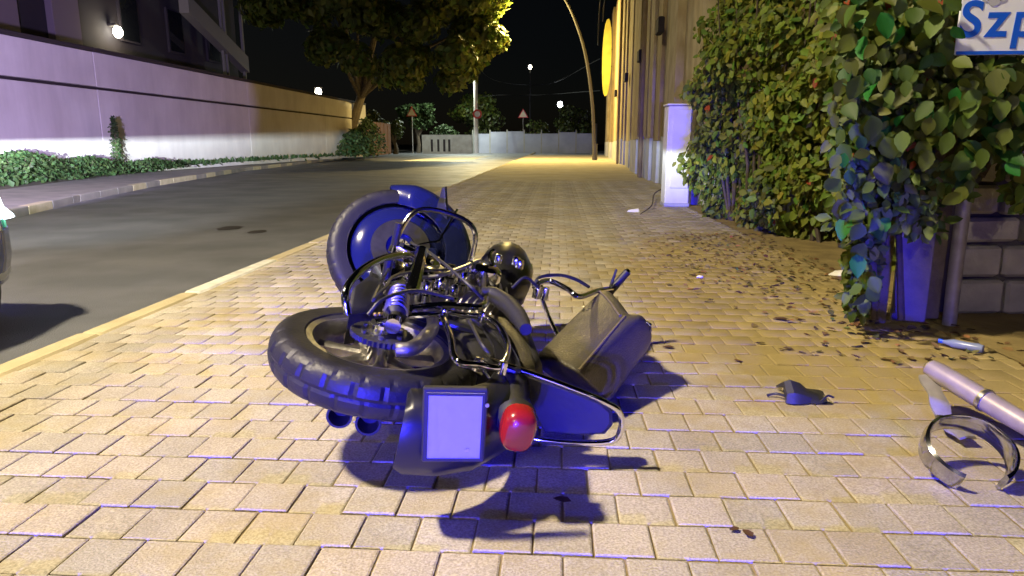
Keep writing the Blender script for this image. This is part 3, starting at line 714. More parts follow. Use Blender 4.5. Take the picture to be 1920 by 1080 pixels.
# large leaves on the hedge, one by one
leafvars = []
HB = []; nh = 9
for k in range(nh+1):
    tt_ = k/nh; wv_ = .40*math.sin(math.pi*tt_**.8)**.85*(1-.25*tt_)*(1+.09*(k % 2)) if 0 < k < nh else 0
    HB.append((tt_, wv_))
HV = [(0, t_, -.16*t_*t_) for t_, w_ in HB]+[(w_, t_+.03, .10*w_-.16*t_*t_+.05) for t_, w_ in HB]+[(-w_, t_+.03, .10*w_-.16*t_*t_+.05) for t_, w_ in HB]
HV[nh+1] = HV[0]; HV[2*nh+2] = HV[0]; HV[2*nh+1] = HV[nh]; HV[3*nh+2] = HV[nh]
HF = [(i, nh+1+i, nh+2+i, i+1) for i in range(nh)]+[(i+1, 2*nh+3+i, 2*nh+2+i, i) for i in range(nh)]
HV = np.array(HV); HF = np.array(HF)
for i in range(10):
    tt1 = tints(1, .5, red=.1 if i == 9 else 0, lo=.45, hi=1.15); vs = HV*np.array([random.uniform(.85, 1.1), 1, .6+random.random()])
    leafvars.append(np_mesh('leaf', vs, HF, np.repeat(tt1, len(HV), 0), M_LEAF)); leafvars[-1].shade_smooth()
def single_leaves(root, pts, nr, size):
    for p, n_ in zip(pts, nr):
        o = bpy.data.objects.new('leaf', random.choice(leafvars)); COL.objects.link(o); o.parent = root
        z = (V(n_)+V(np.random.normal(0, .45, 3))).normalized(); yv = V((random.gauss(0, .5), random.gauss(0, .5), -1)); yv = (yv-z*yv.dot(z)).normalized(); xv = yv.cross(z)
        o.rotation_euler = Matrix((xv, yv, z)).transposed().to_euler(); s = size*random.uniform(.7, 1.25); o.scale = (s, s, s)
        o.location = V(p)-V(root.location)

# ---- gate: steel leaf plate, wooden strip, post
g0 = pix(1668, 606); g1 = pix(1732, 610); gp = pix(1779, 611)
gate = empty('gate_post', (gp.x, gp.y, 0), 'narrow steel gate post with dark plate and weathered strip under the creeper', 'gate post')
ang = math.atan2(g1.y-g0.y, g1.x-g0.x); RM = Matrix.Rotation(ang, 3, 'Z')
MB().box(((g0.x+g1.x)/2, (g0.y+g1.y)/2, .90), ((g1-g0).length, .035, 1.76), rot=RM, ch=.004).build('plate', M_GATE, gate)
MB().tube([(gp.x, gp.y, 0), (gp.x-.02, gp.y, 2.1)], .034, 12).build('post', M_POST, gate)
MB().lathe((gp.x-.02, gp.y, 2.1), (0, 0, 1), [(.036, -.02), (.036, .01), (.02, .03), (.001, .032)], 12).build('post_cap', M_POST, gate)
mid = V(((g1.x+gp.x)/2, g1.y+.06, 0))
MB().box((mid.x-.005, mid.y, .9), (.075, .03, 1.75), ch=.004).build('wood_strip', M_RUSTW, gate)
MB().box((mid.x-.02, mid.y-.03, 1.02), (.24, .02, .03)).build('hinge', M_POLED, gate, smooth=False)
MB().box((g0.x-.05, g0.y+.02, .8), (.05, .06, 1.6), ch=.005).build('timber_jamb', M_RUSTW, gate)
# stone block wall right of the gate
sw = empty('stone_pier', (gp.x+.3, gp.y+.25, 0), 'stacked grey stone block wall right of the steel gate post', 'wall')
MB().box((gp.x+.95, gp.y+.45, .8), (1.7, .3, 1.7)).build('core', M_MORTAR, sw, smooth=False)
zz = .0
for r_ in range(9):
    h = random.uniform(.14, .22); xx = gp.x+.10+random.uniform(0, .05); zz2 = zz+h
    while xx < gp.x+1.75:
        L = random.uniform(.16, .38)
        MB().box((xx+L/2, gp.y+.30+random.uniform(-.02, .02), (zz+zz2)/2), (L-.022, .14, h-.022), ch=.016, rot=Matrix.Rotation(random.uniform(-.04, .04), 3, 'Y')).build('stone', M_STONE, sw); xx += L
    zz = zz2
# ---- creeper over the gate
gc = empty('gate_creeper', (gp.x, gp.y, 0), 'large leaved creeper hanging over the gate post and around the hospital sign', 'creeper')
def region(n, x0, x1, y0, y1, d0, d1, test=None):
    out = []
    while len(out) < n:
        px, py = random.uniform(x0, x1), random.uniform(y0, y1)
        if test and not test(px, py): continue
        out.append(tuple(pixY(px, py, random.uniform(d0, d1))))
    return np.array(out)
def t_top(px, py):   # canopy above the gate, leaving the sign clear
    if px > 1800 and py < 110 - (px-1800)*.02: return False
    if px > 1830 and 100 < py: return False
    return py < 250+40*math.sin(px*.03) or px < 1700 and py < 420
def t_left(px, py): return px < 1660 - max(0, py-420)*.25 and py < 590
def t_right(px, py): return py < 330+60*math.sin(px*.05) if px > 1800 else False
Ptop = region(2300, 1560, 1960, -90, 440, 3.30, 3.75, t_top)
Pl = region(1900, 1592, 1690, 60, 590, 3.45, 3.95, t_left)
Pr = region(1000, 1800, 1990, 110, 460, 3.35, 3.6, t_right)
Pm = region(160, 1690, 1770, 300, 440, 3.3, 3.42)
PA = np.vstack([Ptop, Pl, Pr, Pm]); nA = len(PA)
leaf_obj('foliage', PA, np.tile([-.35, -.8, .3], (nA, 1)), np.full(nA, .064), tints(nA, .35, red=.015, lo=.4, hi=1.2), M_LEAF, gc, tuple(gc.location))['kind'] = 'stuff'
PB = np.vstack([region(130, 1570, 1960, -40, 420, 3.12, 3.3, t_top), region(60, 1595, 1680, 80, 560, 3.3, 3.45, t_left), region(60, 1800, 1920, 115, 420, 3.15, 3.3, t_right)])
single_leaves(gc, PB, np.tile([-.3, -.85, .25], (len(PB), 1)), .095)
mb = MB()
for x0, x1 in ((1600, 1640), (1640, 1610), (1690, 1660), (1700, 1830), (1760, 1690), (1840, 1900), (1800, 1860)):
    mb.tube([pixY(x0, 600 if x0 < 1700 else 330, 3.55), pixY((x0+x1)/2+8, 400 if x0 < 1700 else 260, 3.6), pixY(x1, 180, 3.55), pixY(x1+20, -20, 3.6)], [.018, .014, .010, .007], 6, smooth=4)
mb.build('vine_stem', M_BARK, gc)
# ---- the sign
sgY = 3.22
s0 = pixY(1792, 103, sgY); s1 = pixY(1960, 98, sgY); sw_, sh_ = .72, .46
sg = empty('hospital_sign', (s0.x, sgY, s0.z), 'white sign with blue letters Szp and a grey emblem above the creeper', 'sign')
MB().box((s0.x+sw_/2, sgY+.012, s0.z+sh_/2), (sw_, .012, sh_), ch=.003).build('panel', M_SIGNW, sg)
MB().box((s0.x+sw_/2, sgY+.0035, s0.z+.008), (sw_-.004, .004, .014)).build('edge_line', M_SIGNB, sg, smooth=False)
for zo in (.1, .36): MB().tube([(gp.x-.02, gp.y, s0.z+zo), (gp.x-.02, sgY+.03, s0.z+zo), (s0.x+.45, sgY+.03, s0.z+zo)], .012, 8).build('bracket', M_POST, sg)
def text(body, loc, size, m, root, shear=0, off=.004):
    cu = bpy.data.curves.new('lettering', 'FONT'); cu.body = body; cu.size = size; cu.extrude = .0012; cu.offset = off; cu.shear = shear; cu.space_character = 1.18
    to = bpy.data.objects.new('tmp', cu); COL.objects.link(to); bpy.context.view_layer.update()
    me = bpy.data.meshes.new_from_object(to.evaluated_get(bpy.context.evaluated_depsgraph_get())); bpy.data.objects.remove(to)
    me.materials.append(m) if not me.materials else None
    me.materials[0] = m
    o = bpy.data.objects.new('lettering', me); COL.objects.link(o); o.parent = root; o.location = V(loc)-V(root.location); o.rotation_euler = (math.pi/2, 0, 0)
    return o
lz = pixY(1800, 68, sgY); text('Szp', (lz.x-.01, sgY+.0045, lz.z), .205, M_SIGNB, sg, shear=.06, off=.0035)
ec = pixY(1866, -2, sgY)
for dx, dz, r_ in ((0, 0, .028), (-.035, .004, .016), (.035, .004, .016), (0, .034, .018)):
    MB().lathe((ec.x+dx, sgY+.006, ec.z+dz), (0, -1, 0), [(.0005, .003), (r_, .003), (r_, 0)], 14).build('emblem', M_SIGNG, sg, smooth=False)

# ================================================================== LITTER AND DEBRIS
n = 900
lx = 0.6+np.abs(np.random.randn(n))*.0+np.random.rand(n)**.7*1.55; ly = 3.0+np.random.rand(n)*4.5
kp = (lx > .55+.25*np.sin(ly*2)+np.random.rand(n)*.9); lx, ly = lx[kp], ly[kp]; n = len(lx)
leaf_obj('leaf_litter', np.stack([lx, ly, np.full(n, .008)], 1), np.tile([0, 0, 1.8], (n, 1)), np.full(n, .045), tints(n, .4, lo=.35, hi=1.5), M_LITTER, droop=0)['kind'] = 'stuff'
def fallen(px, py, s, label, rz):
    p = pix(px, py, .006); o = MB().add([p+Matrix.Rotation(rz, 3, 'Z')@V(tuple(q_*s)) for q_ in LEAF*np.array([1, 1, .6])+np.array([0, 0, .05])], LF).build('fallen_leaf', M_LITTERD, origin=p)
    tag(o, label, 'leaf', 'dead leaves on the paving')
M_LITTERD = mat('dead_leaf', (.07, .03, .015), .8)
fallen(1072, 942, .055, 'small dead brown leaf lying on the paving below the tail lamp', 1.2)
fallen(1412, 1008, .04, 'tiny dead brown leaf on the paving between the motorcycle and the chrome ring', .4)
fallen(1386, 990, .03, 'tiny dark leaf crumb on the paving joint near the tiny brown leaf', 2.0)
fallen(1265, 652, .06, 'dark leaf on the paving beside the saddle bag', 1.4)
fallen(1480, 600, .09, 'dark curled leaf on the dirt before the gate', 1.3)
# white scraps
p = pix(1187, 397); o = MB().hexa([p+V(a) for a in ((-.09, -.05, 0), (.08, -.07, 0), (.1, .06, 0), (-.06, .08, 0))], [p+V(a) for a in ((-.07, -.04, .03), (.07, -.05, .045), (.08, .05, .05), (-.05, .06, .02))]).build('paper_scrap', M_PAPER, origin=p); tag(o, 'crumpled white paper scrap on the pavement before the cabinet', 'litter')
def rock(px, py, s, label, m):
    p = pix(px, py); mb = MB(); rings = []
    for k in range(5):
        t_ = k/4*math.pi; r_ = max(.02, math.sin(t_)); rings.append([p+V((s*1.3*r_*math.cos(a*math.pi/4)*random.uniform(.85, 1.1), s*.9*r_*math.sin(a*math.pi/4), s*.55*(1-math.cos(t_))*.9)) for a in range(8)])
    return tag(mb.loft(rings).build('stone', m, origin=p), label, 'stone')
rock(1578, 524, .07, 'pale stone lying at the foot of the gate creeper', M_PAPER)
rock(1312, 522, .022, 'small pale pebble on the yellow dirt', M_PAPER)
# branch lying by the cabinet
pts = [pix(1200, 402, .02), pix(1222, 385, .05), pix(1228, 362, .10), pix(1262, 345, .30), pix(1285, 335, .42)]
o = MB().tube(pts, [.006, .010, .012, .012, .014], 6, smooth=4).build('dead_branch', M_BARK, origin=pts[0]); tag(o, 'thin dead branch leaning from the pavement against the white cabinet', 'branch')
# dark plastic shard
pc = pix(1510, 755); sh = empty('plastic_shard', pc, 'torn dark plastic fairing shard lying on the paving', 'debris')
def fairing():
    mb = MB(); rings = []
    top = [(1470, 716), (1482, 712), (1500, 718), (1516, 732), (1535, 738), (1562, 752)]; bot = [(1474, 756), (1488, 758), (1504, 758), (1520, 756), (1538, 757), (1560, 757)]
    for (a, b), (c, d) in zip(top, bot):
        q0 = pix(c, d, .004); q1 = pixY(a, b, q0.y+.07); q2 = q1+V((.0, .09, -(q1.z)*.75)); rings.append([q0, q0.lerp(q1, .55)+V((0, -.025, 0)), q1, q1+V((0, .012, -.004)), q2, q2+V((0, -.01, -.004)), q1+V((0, .008, -.02)), q0+V((0, .012, 0))])
    return mb.loft(rings)
fairing().build('shell', M_BLACKP, sh)
MB().tube([pix(1472, 742, .02), pix(1455, 738, .015), pix(1438, 741, .008)], .005, 6, smooth=3).build('wire', M_BLACKP, sh)
MB().tube([pix(1540, 752, .015), pix(1552, 742, .03), pix(1563, 745, .02)], .004, 6, smooth=3).build('wire', M_BLACKP, sh)
# dull metal pipe resting on a bent bracket
pa = pixY(1745, 690, 2.46); pb = pixY(1960, 818, 2.08)
pipe = empty('muffler_pipe', pix(1800, 780), 'dull metal muffler pipe broken off and lying at the edge of the paving', 'pipe')
dd = (pb-pa); 
mp = MB().tube([pa-dd*.02, pa, pa+dd*.1, pa+dd*.45, pa+dd*.75, pb], [.024, .032, .036, .036, .034, .030], 18).build('tube', M_PIPE, pipe)
MB().tube([pa-dd*.03, pa-dd*.005], [.020, .020], 12).build('tip', M_BLACKP, pipe)
MB().tube([pa+dd*.5, pa+dd*.53], .040, 18).build('clamp', M_STEEL, pipe)
b0, b1, b2, b3 = pixY(1738, 705, 2.45), pixY(1757, 745, 2.36), pixY(1775, 790, 2.26), pixY(1815, 822, 2.14)
mb = MB(); rings = []
path, _ = spline([b0, b1, b2, b3], [0]*4, 6)
for i, p in enumerate(path):
    t_ = (path[min(i+1, len(path)-1)]-path[max(i-1, 0)]).normalized(); s = V((1, .15, .1)); s = (s-t_*s.dot(t_)).normalized(); nn_ = t_.cross(s)
    wv = .028+.004*math.sin(i); rings.append([p+s*wv+nn_*.004, p+nn_*.010, p-s*wv+nn_*.004, p-s*wv-nn_*.004, p+nn_*.002, p+s*wv-nn_*.004])
br = MB().loft(rings).build('bracket', M_POST, pipe)
# chrome ring standing on edge, tipped back
rc = pix(1815, 905); rc.z = 0.0
rg = empty('chrome_ring', rc, 'broken chrome headlamp ring standing on the paving in front of the pipe', 'ring')
axr = V((-.02, -.55, .83)).normalized(); cc = V((rc.x, rc.y+.02, .052))
mb = MB(); seg = 40
f1, f2, f3 = basis(axr)
vx = V((1, 0, 0)); vx = (vx-axr*vx.dot(axr)).normalized(); vy = axr.cross(vx)
if vy.z < 0: vy = -vy
prof = [(.112, -.036), (.121, -.030), (.125, 0), (.121, .030), (.112, .036), (.108, .030), (.106, 0), (.108, -.030)]
rings = []
for k in range(seg+1):
    th = R(-62)+R(304)*k/seg; d = vx*math.cos(th)*1.0+vy*math.sin(th)*.92; sc_ = 1+.010*math.cos(k*2*math.pi/8)
    rings.append([cc+axr*h+d*(r_*(sc_ if abs(h) < .035 else 1)) for r_, h in prof])
mnz = min(p.z for r_ in rings for p in r_)
rings = [[p+V((0, 0, -mnz+.002)) for p in r_] for r_ in rings]
mb.loft(rings); mb.build('ring', M_DCHROME, rg)
MB().box(rings[22][2]+V((0, 0, .006)), (.03, .02, .012), ch=.003).build('lug', M_STEEL, rg)
# crushed bottle
q = pix(1808, 660); bt = empty('crushed_bottle', q, 'small crushed blue grey plastic bottle lying on the dirt behind the pipe', 'bottle')
M_BOT = mat('bottle_plastic', (.22, .26, .40), .25)
mb = MB(); d = V((.7, -.72, .0)).normalized(); a_ = q+V((-.05, .10, .022))
mb.tube([a_, a_+d*.02, a_+d*.05, a_+d*.10, a_+d*.15, a_+d*.17], [.009, .012, .022, .019, .023, .018], 12).build('body', M_BOT, bt)
MB().tube([a_-d*.014, a_+d*.004], .0115, 12).build('cap', M_SIGNB, bt)
#MOTO_HERE
# ================================================================== MOTORCYCLE (lying on its right side, seen from behind)
RA = pix(705, 672, .30)
Fv = V((-.16, 1, .07)).normalized(); rv = Fv.cross(V((0, 0, 1))).normalized(); uv = rv.cross(Fv)
RHO = R(103); Uv = uv*math.cos(RHO)+rv*math.sin(RHO); Lv = -rv*math.cos(RHO)+uv*math.sin(RHO)
def B(f, l, u): return RA+Fv*f+Lv*l+Uv*u
def plane(px, py, n, d):
    r_ = ray(px, py); o_ = V((0, 0, CH)); return o_+r_*((d-(o_-RA).dot(n))/r_.dot(n))
def bL(px, py, l): return plane(px, py, Lv, l)
def bF(px, py, f): return plane(px, py, Fv, f)
moto = empty('motorcycle', pix(860, 760), 'black cruiser motorcycle lying on its side on the paving', 'motorcycle')
BF = Matrix((Fv, Lv, Uv)).transposed()   # columns: forward, left, up
def tyre_prof(ri, ro, w):
    P = []
    for k in range(25):
        t_ = math.pi*k/24; P.append((ri+.012+(ro-ri-.012)*math.sin(t_)**.62, -w*math.cos(t_)*(.82+.18*math.sin(t_))))
    return [(ri, -w*.6)]+P+[(ri, w*.6), (ri, -w*.6)]
def wheel(name, c, frame, ro, ri, w, spokes, label=None, cast=True):
    seg = 168
    def groove(k, i):
        if 9 <= i <= 12 and k % 7 == 0: return -.005
        if 14 <= i <= 17 and k % 7 == 3: return -.005
        if (18 <= i <= 21 or 5 <= i <= 8) and k % 7 == 1: return -.005
        return -.005 if i == 13 else 0
    t_ = MB().lathe(c, None, tyre_prof(ri, ro, w), seg, groove, frame=frame).build(name, M_RUB, moto, angle=17)
    ax, a, b = frame; tw = w*.62
    MB().lathe(c, None, [(ri+.012, tw), (ri+.006, tw+.012), (ri-.012, tw+.008), (ri-.03, tw*.45), (ri-.03, -tw*.45), (ri-.012, -tw-.008), (ri+.006, -tw-.012), (ri+.012, -tw)], 64, frame=frame).build('rim', M_ALU if cast else M_CHROME, moto, parent=t_)
    MB().lathe(c, None, [(.001, tw+.015), (.03, tw+.015), (.034, tw), (.05, tw-.01), (.055, .02), (.055, -.02), (.05, -tw+.01), (.034, -tw), (.001, -tw-.015)], 28, frame=frame).build('hub', M_ALU, moto, parent=t_)
    if cast:
        for k in range(spokes):
            th = 2*math.pi*k/spokes+.35; d = a*math.cos(th)+b*math.sin(th); s = ax.cross(d)
            mb = MB(); rings = []
            for r_, wd_, hh in ((.045, .022, .022), (.10, .018, .018), (ri-.045, .022, .016), (ri-.02, .034, .016)):
                rings.append([c+d*r_+s*(wd_*x)+ax*(hh*y) for x, y in ((-1, -.6), (-.5, -1), (.5, -1), (1, -.6), (1, .6), (.5, 1), (-.5, 1), (-1, .6))])
            mb.loft(rings).build('spoke', M_ALU, moto, parent=t_)
    else:
        for k in range(spokes):
            th = 2*math.pi*k/spokes; th2 = th+(.35 if k % 2 else -.35); sd = tw*.8 if (k//2) % 2 else -tw*.8
            MB().tube([c+(a*math.cos(th2)+b*math.sin(th2))*.045+ax*sd, c+(a*math.cos(th)+b*math.sin(th))*(ri-.02)], .0035, 6).build('spoke', M_CHROME, moto, parent=t_)
    return t_
rw = wheel('rear_wheel', RA, (Lv, Fv, Uv), .318, .212, .078, 7)
# sprocket with teeth, carrier and axle nut
spc = bL(716, 628, .10)
def teeth(k, i): return .006 if (k % 2 == 0 and i in (1, 2)) else 0
spr = MB().lathe(spc, None, [(.03, .008), (.088, .008), (.088, -.008), (.03, -.008), (.03, .008)], 72, teeth, frame=(Lv, Fv, Uv)).build('sprocket', M_BLACKP, moto)
for k in range(6):
    th = k*math.pi/3; MB().tube([spc+(Fv*math.cos(th)+Uv*math.sin(th))*.06+Lv*.004, spc+(Fv*math.cos(th)+Uv*math.sin(th))*.06+Lv*.016], .008, 8).build('bolt', M_STEEL, moto, parent=spr)
MB().lathe(spc, None, [(.001, .05), (.016, .05), (.018, .04), (.03, .035), (.034, -.05), (.034, -.09)], 20, frame=(Lv, Fv, Uv)).build('axle_nut', M_CHROME, moto, parent=spr)
# swinging arm, both sides
MB().tube([bL(742, 656, .12), bL(775, 652, .13), bL(800, 630, .13), bL(812, 605, .11), B(.50, .08, .12)], [.020, .022, .022, .02, .02], 12, smooth=5).build('swing_arm', M_ALU, moto)
MB().tube([B(-.03, -.11, 0), B(.2, -.12, .02), B(.5, -.08, .1)], [.022, .022, .022], 12, smooth=4).build('swing_arm', M_ALU, moto)
mb = MB(); e0, e1 = bL(738, 604, .15), bL(752, 545, .17)
sh_ = MB().tube([e0, e0.lerp(e1, .15), e0.lerp(e1, .2), e1], [.020, .020, .033, .033], 16).build('shock_absorber', M_BLACKP, moto)
for k in range(7): MB().lathe(e0.lerp(e1, .24+.1*k), (e1-e0), [(.030, -.004), (.039, 0), (.030, .004)], 18).build('spring_coil', M_STEEL, moto, parent=sh_)
MB().tube([e0+(e0-e1)*.12, e0+(e0-e1)*-.02], .024, 16).build('end_eye', M_CHROME, moto, parent=sh_)
e2, e3 = B(.02, -.14, .06), B(.18, -.13, .36); MB().tube([e2, e3], .03, 14).build('shock_absorber', M_BLACKP, moto)
# chain run
cpts = [bL(700, 590, .115), bL(770, 583, .115), bL(830, 572, .115), B(.55, .115, .20)]
pth, _ = spline(cpts, [0]*4, 9); ch = empty('chain', moto.location); ch.parent = moto; ch.location = (0, 0, 0)
for p0, p1 in zip(pth[:-1], pth[1:]):
    dd_ = (p1-p0).normalized(); ss = Lv.cross(dd_).normalized(); Mx = Matrix((dd_, ss, Lv)).transposed()
    MB().box(p0.lerp(p1, .5), ((p1-p0).length*.82, .014, .011), rot=Mx, ch=.003).build('link', M_CHAIN, moto, parent=ch)
# rear mudguard
path = [(.20, .40, .085), (.02, .425, .088), (-.18, .425, .092), (-.34, .375, .098), (-.445, .29, .102), (-.495, .20, .104), (-.515, .12, .10), (-.515, .10, .085)]
rings = []
for i, (f, u, hw) in enumerate(path):
    a_, b_ = path[max(i-1, 0)], path[min(i+1, len(path)-1)]; tf, tu = b_[0]-a_[0], b_[1]-a_[1]; q_ = math.hypot(tf, tu); nf, nu = tu/q_, -tf/q_
    if nf*f+nu*u < 0: nf, nu = -nf, -nu
    ring = []
    outer = [(-1, -.075), (-1.0, -.02), (-.86, .012), (-.5, .03), (0, .036), (.5, .03), (.86, .012), (1.0, -.02), (1, -.075)]
    for x, d in outer: ring.append(B(f+nf*d, x*hw+.018, u+nu*d))
    for x, d in reversed(outer): ring.append(B(f+nf*(d-.004), x*(hw-.004)+.018, u+nu*(d-.004)))
    rings.append(ring)
fen = MB().loft(rings).build('rear_mudguard', M_BLACK, moto, angle=45)
# number plate, blank
def bikebox(mb, c, d, ch=.0, rot=None): return mb.box(c, d, rot=(BF @ rot) if rot is not None else BF, ch=ch)
pc0 = bF(852, 800, -.56)
d0 = pc0-RA; pl_l, pl_u = d0.dot(Lv), d0.dot(Uv)
plate = bikebox(MB(), B(-.562, pl_l, pl_u), (.004, .172, .135), .0015, Matrix.Rotation(R(-10), 3, 'X')).build('number_plate', M_PLATE, moto, parent=fen)
bikebox(MB(), B(-.548, pl_l, pl_u), (.02, .19, .15), .004, Matrix.Rotation(R(-10), 3, 'X')).build('plate_holder', M_BLACKP, moto, parent=fen)
for dl_ in (-.06, .06): MB().tube([B(-.566, pl_l+dl_+.009, pl_u+.052-dl_*-.17), B(-.562, pl_l+dl_+.009, pl_u+.052-dl_*-.17)], .005, 10).build('plate_screw', M_STEEL, moto, parent=fen)
# tail lamp
tlc = bF(970, 795, -.45)
tb = MB().lathe(tlc+Fv*.03, None, [(.03, .05), (.05, .02), (.054, -.005), (.050, -.012), (.001, -.012)], 24, frame=(-Fv, Lv, Uv)).build('tail_lamp', M_BLACKP, moto)
TLF = (-Fv, Lv, Uv)
mb = MB(); rings = []
for k, (hf, sc_) in enumerate(((0, 1.0), (.03, 1.0), (.048, .93), (.058, .75), (.062, .4), (.063, .01))):
    rings.append([tlc-Fv*hf+(Lv*(.056*math.copysign(abs(math.cos(t_*math.pi/12))**.75, math.cos(t_*math.pi/12)))+Uv*(.044*math.copysign(abs(math.sin(t_*math.pi/12))**.75, math.sin(t_*math.pi/12))))*sc_ for t_ in range(24)])
mb.loft(rings).build('lens', M_REDL, moto, parent=tb)
MB().tube([tlc+Fv*.03, tlc+Fv*.22-Uv*.0], [.03, .045], 12).build('lamp_stalk', M_BLACKP, moto, parent=tb)
# sissy bar loop
sis = [bL(905, 672, .13), bL(945, 684, .125), bL(1050, 720, .11), bL(1140, 757, .085), bL(1163, 778, .055), bL(1164, 806, .01), bL(1146, 827, -.035), bL(1080, 830, -.06), bL(1012, 824, -.075), bL(960, 815, -.085)]
MB().tube(sis, .0095, 12, smooth=6).build('sissy_bar', M_CHROME, moto)
cen = sum((p for p in sis[1:9]), V((0, 0, 0)))/8
ins = [cen+(p-cen)*.84 for p in sis[1:9]]
pad = MB().loft([[p+Fv*.012+(cen-p)*.12 for p in ins], [p+Fv*.02 for p in ins], [p+Fv*.055 for p in ins], [p+Fv*.07+(cen-p)*.12 for p in ins]]).build('backrest_pad', M_BLACKP, moto)
# chrome luggage frame
rk = [bL(x_, y_, l_) for x_, y_, l_ in ((832, 588, .15), (845, 632, .16), (856, 676, .16), (898, 684, .155), (938, 688, .15), (952, 650, .14), (935, 612, .14), (905, 594, .14), (868, 590, .14))]
rack = MB().tube(rk, .0105, 12, smooth=5, loop=True).build('luggage_frame', M_CHROME, moto)
for x0, y0, x1, y1 in ((770, 592, 832, 588), (700, 604, 770, 592)):
    MB().tube([bL(x0, y0, .15), bL(x1, y1, .15)], .010, 10).build('stay', M_CHROME, moto, parent=rack)
MB().tube([bL(856, 676, .16), bL(900, 700, .06)], .009, 10).build('stay', M_CHROME, moto, parent=rack)
MB().tube([bL(938, 688, .15), bL(925, 712, .06), bL(905, 690, .10)], .006, 8, smooth=4).build('stay', M_CHROME, moto, parent=rack)
for x_, y_ in ((897, 684), (942, 690), (905, 595), (832, 589)): MB().lathe(bL(x_, y_, .15), None, [(.001, .02), (.012, .018), (.015, .005), (.015, -.015), (.001, -.018)], 12, frame=(Lv, Fv, Uv)).build('bolt', M_CHROME, moto, parent=rack)
# side cover
def slab(pts, l, th, name, m, parent=None, bulge=.02):
    P0 = [bL(x_, y_, l) for x_, y_ in pts]; c_ = sum(P0, V((0, 0, 0)))/len(P0)
    return MB().loft([[p-Lv*th for p in P0], [p for p in P0], [c_+(p-c_)*.82+Lv*bulge for p in P0], [c_+(p-c_)*.35+Lv*bulge*1.4 for p in P0]]).build(name, m, moto, parent=parent, angle=50)
slab([(912, 588), (945, 596), (978, 628), (1000, 668), (1004, 694), (962, 682), (948, 650), (930, 612)], .10, .16, 'side_cover', M_LEATHER, bulge=.012)
slab([(850, 600), (930, 606), (948, 650), (940, 684), (862, 676)], .05, .12, 'battery_box', M_BLACKP)
# leather bag knocked askew beside the seat
def G(x, y): return V((x, y, .006))
N_ = [pixY(985, 676, 2.42), pixY(1022, 646, 2.46), pixY(1082, 700, 2.20), pixY(1116, 735, 2.30), pixY(1152, 764, 2.385), G(.02, 2.62)]
F_ = [pixY(1127, 532, 3.02), pixY(1152, 560, 2.82), pixY(1174, 594, 2.56), pixY(1210, 580, 2.62), pixY(1232, 640, 2.72), G(.34, 2.95)]
N_[1] = N_[0].lerp(N_[2], .5)+V((0, 0, .03)); F_[1] = F_[0].lerp(F_[2], .5)+V((0, 0, .012)); F_[3].z -= .02
def bagring(t_, k=1.0, bul=0):
    P0 = [a_.lerp(b_, t_) for a_, b_ in zip(N_, F_)]; c_ = sum(P0, V())/6
    P1 = []
    for i_ in range(6):
        P1 += [P0[i_].lerp(P0[i_-1], .2), P0[i_].lerp(P0[(i_+1) % 6], .2), P0[i_].lerp(P0[(i_+1) % 6], .5)]
    out = [c_+(p-c_)*(k+bul) for p in P1]
    for p in out: p.z = max(p.z, .005)
    return out
dn_ = (sum(F_, V())-sum(N_, V())).normalized()
bag = MB().loft([bagring(0, .9), bagring(.03, 1.0), bagring(.08, 1, .01), bagring(.3, 1, .025), bagring(.6, 1, .03), bagring(.85, 1, .02), bagring(.95, 1), [p+dn_*.012 for p in bagring(1.0, .90)], [p+dn_*.02 for p in bagring(1.0, .6)]]).build('saddle_bag', M_LEATHER, moto, angle=60)
sb2 = bag.modifiers.new('round', 'SUBSURF'); sb2.levels = 2; sb2.render_levels = 2
for i_ in (2,):
    MB().tube([(bagring(t_, 1, b_)[i_*3]+bagring(t_, 1, b_)[i_*3+1])*.5 for t_, b_ in ((.05, .002), (.3, .020), (.6, .025), (.85, .015), (.96, -.01))], .0055, 8, smooth=4).build('piping', M_SEAM, moto, parent=bag)
MB().tube([bagring(.93, 1, .004)[i_] for i_ in (0, 1, 2, 3, 4, 5, 6)], .005, 8).build('piping', M_SEAM, moto, parent=bag)
MB().tube([bagring(.97, 1.0)[10], bagring(.97, 1.05)[10]+V((.012, 0, -.01)), bagring(.97, 1.03)[11]], .006, 8).build('buckle', M_CHROME, moto, parent=bag)
srr = []
for f, uc, ru, rl in ((-.05, .47, .02, .08), (.0, .48, .045, .11), (.2, .47, .05, .125), (.45, .47, .05, .125), (.68, .48, .05, .10), (.76, .49, .02, .06)):
    srr.append([B(f, rl*math.cos(k*math.pi/8)*.9+.01, uc+ru*math.sin(k*math.pi/8)) for k in range(16)])
MB().loft(srr).build('seat', M_BLACKP, moto, angle=60)
# seat nose strap and tank
st = [bL(x_, y_, .17) for x_, y_ in ((902, 548), (925, 553), (950, 570), (972, 594), (986, 618))]
MB().tube(st, [.020, .030, .034, .031, .020], 12, smooth=6).build('seat_nose', M_BLACKP, moto)
tank_r = []
for f, uc, ru, rl, lc in ((.80, .43, .02, .02, .08), (.83, .44, .085, .085, .08), (.92, .46, .12, .125, .08), (1.05, .475, .135, .15, .08), (1.18, .49, .125, .145, .08), (1.27, .51, .09, .11, .08), (1.30, .515, .03, .03, .08)):
    tank_r.append([B(f, lc+rl*math.cos(k*math.pi/10), uc+ru*math.sin(k*math.pi/10)) for k in range(20)])
tank = MB().loft(tank_r).build('fuel_tank', M_BLACK, moto, angle=60)
MB().lathe(B(1.02, .06, .635), None, [(.001, .022), (.03, .022), (.034, .012), (.034, -.01)], 20, frame=(Uv, Fv, Lv)).build('filler_cap', M_CHROME, moto, parent=tank)
MB().tube([bL(925, 500, .20), bL(918, 478, .235), bL(926, 470, .25)], .009, 8, smooth=3).build('choke_lever', M_CHROME, moto, parent=tank)
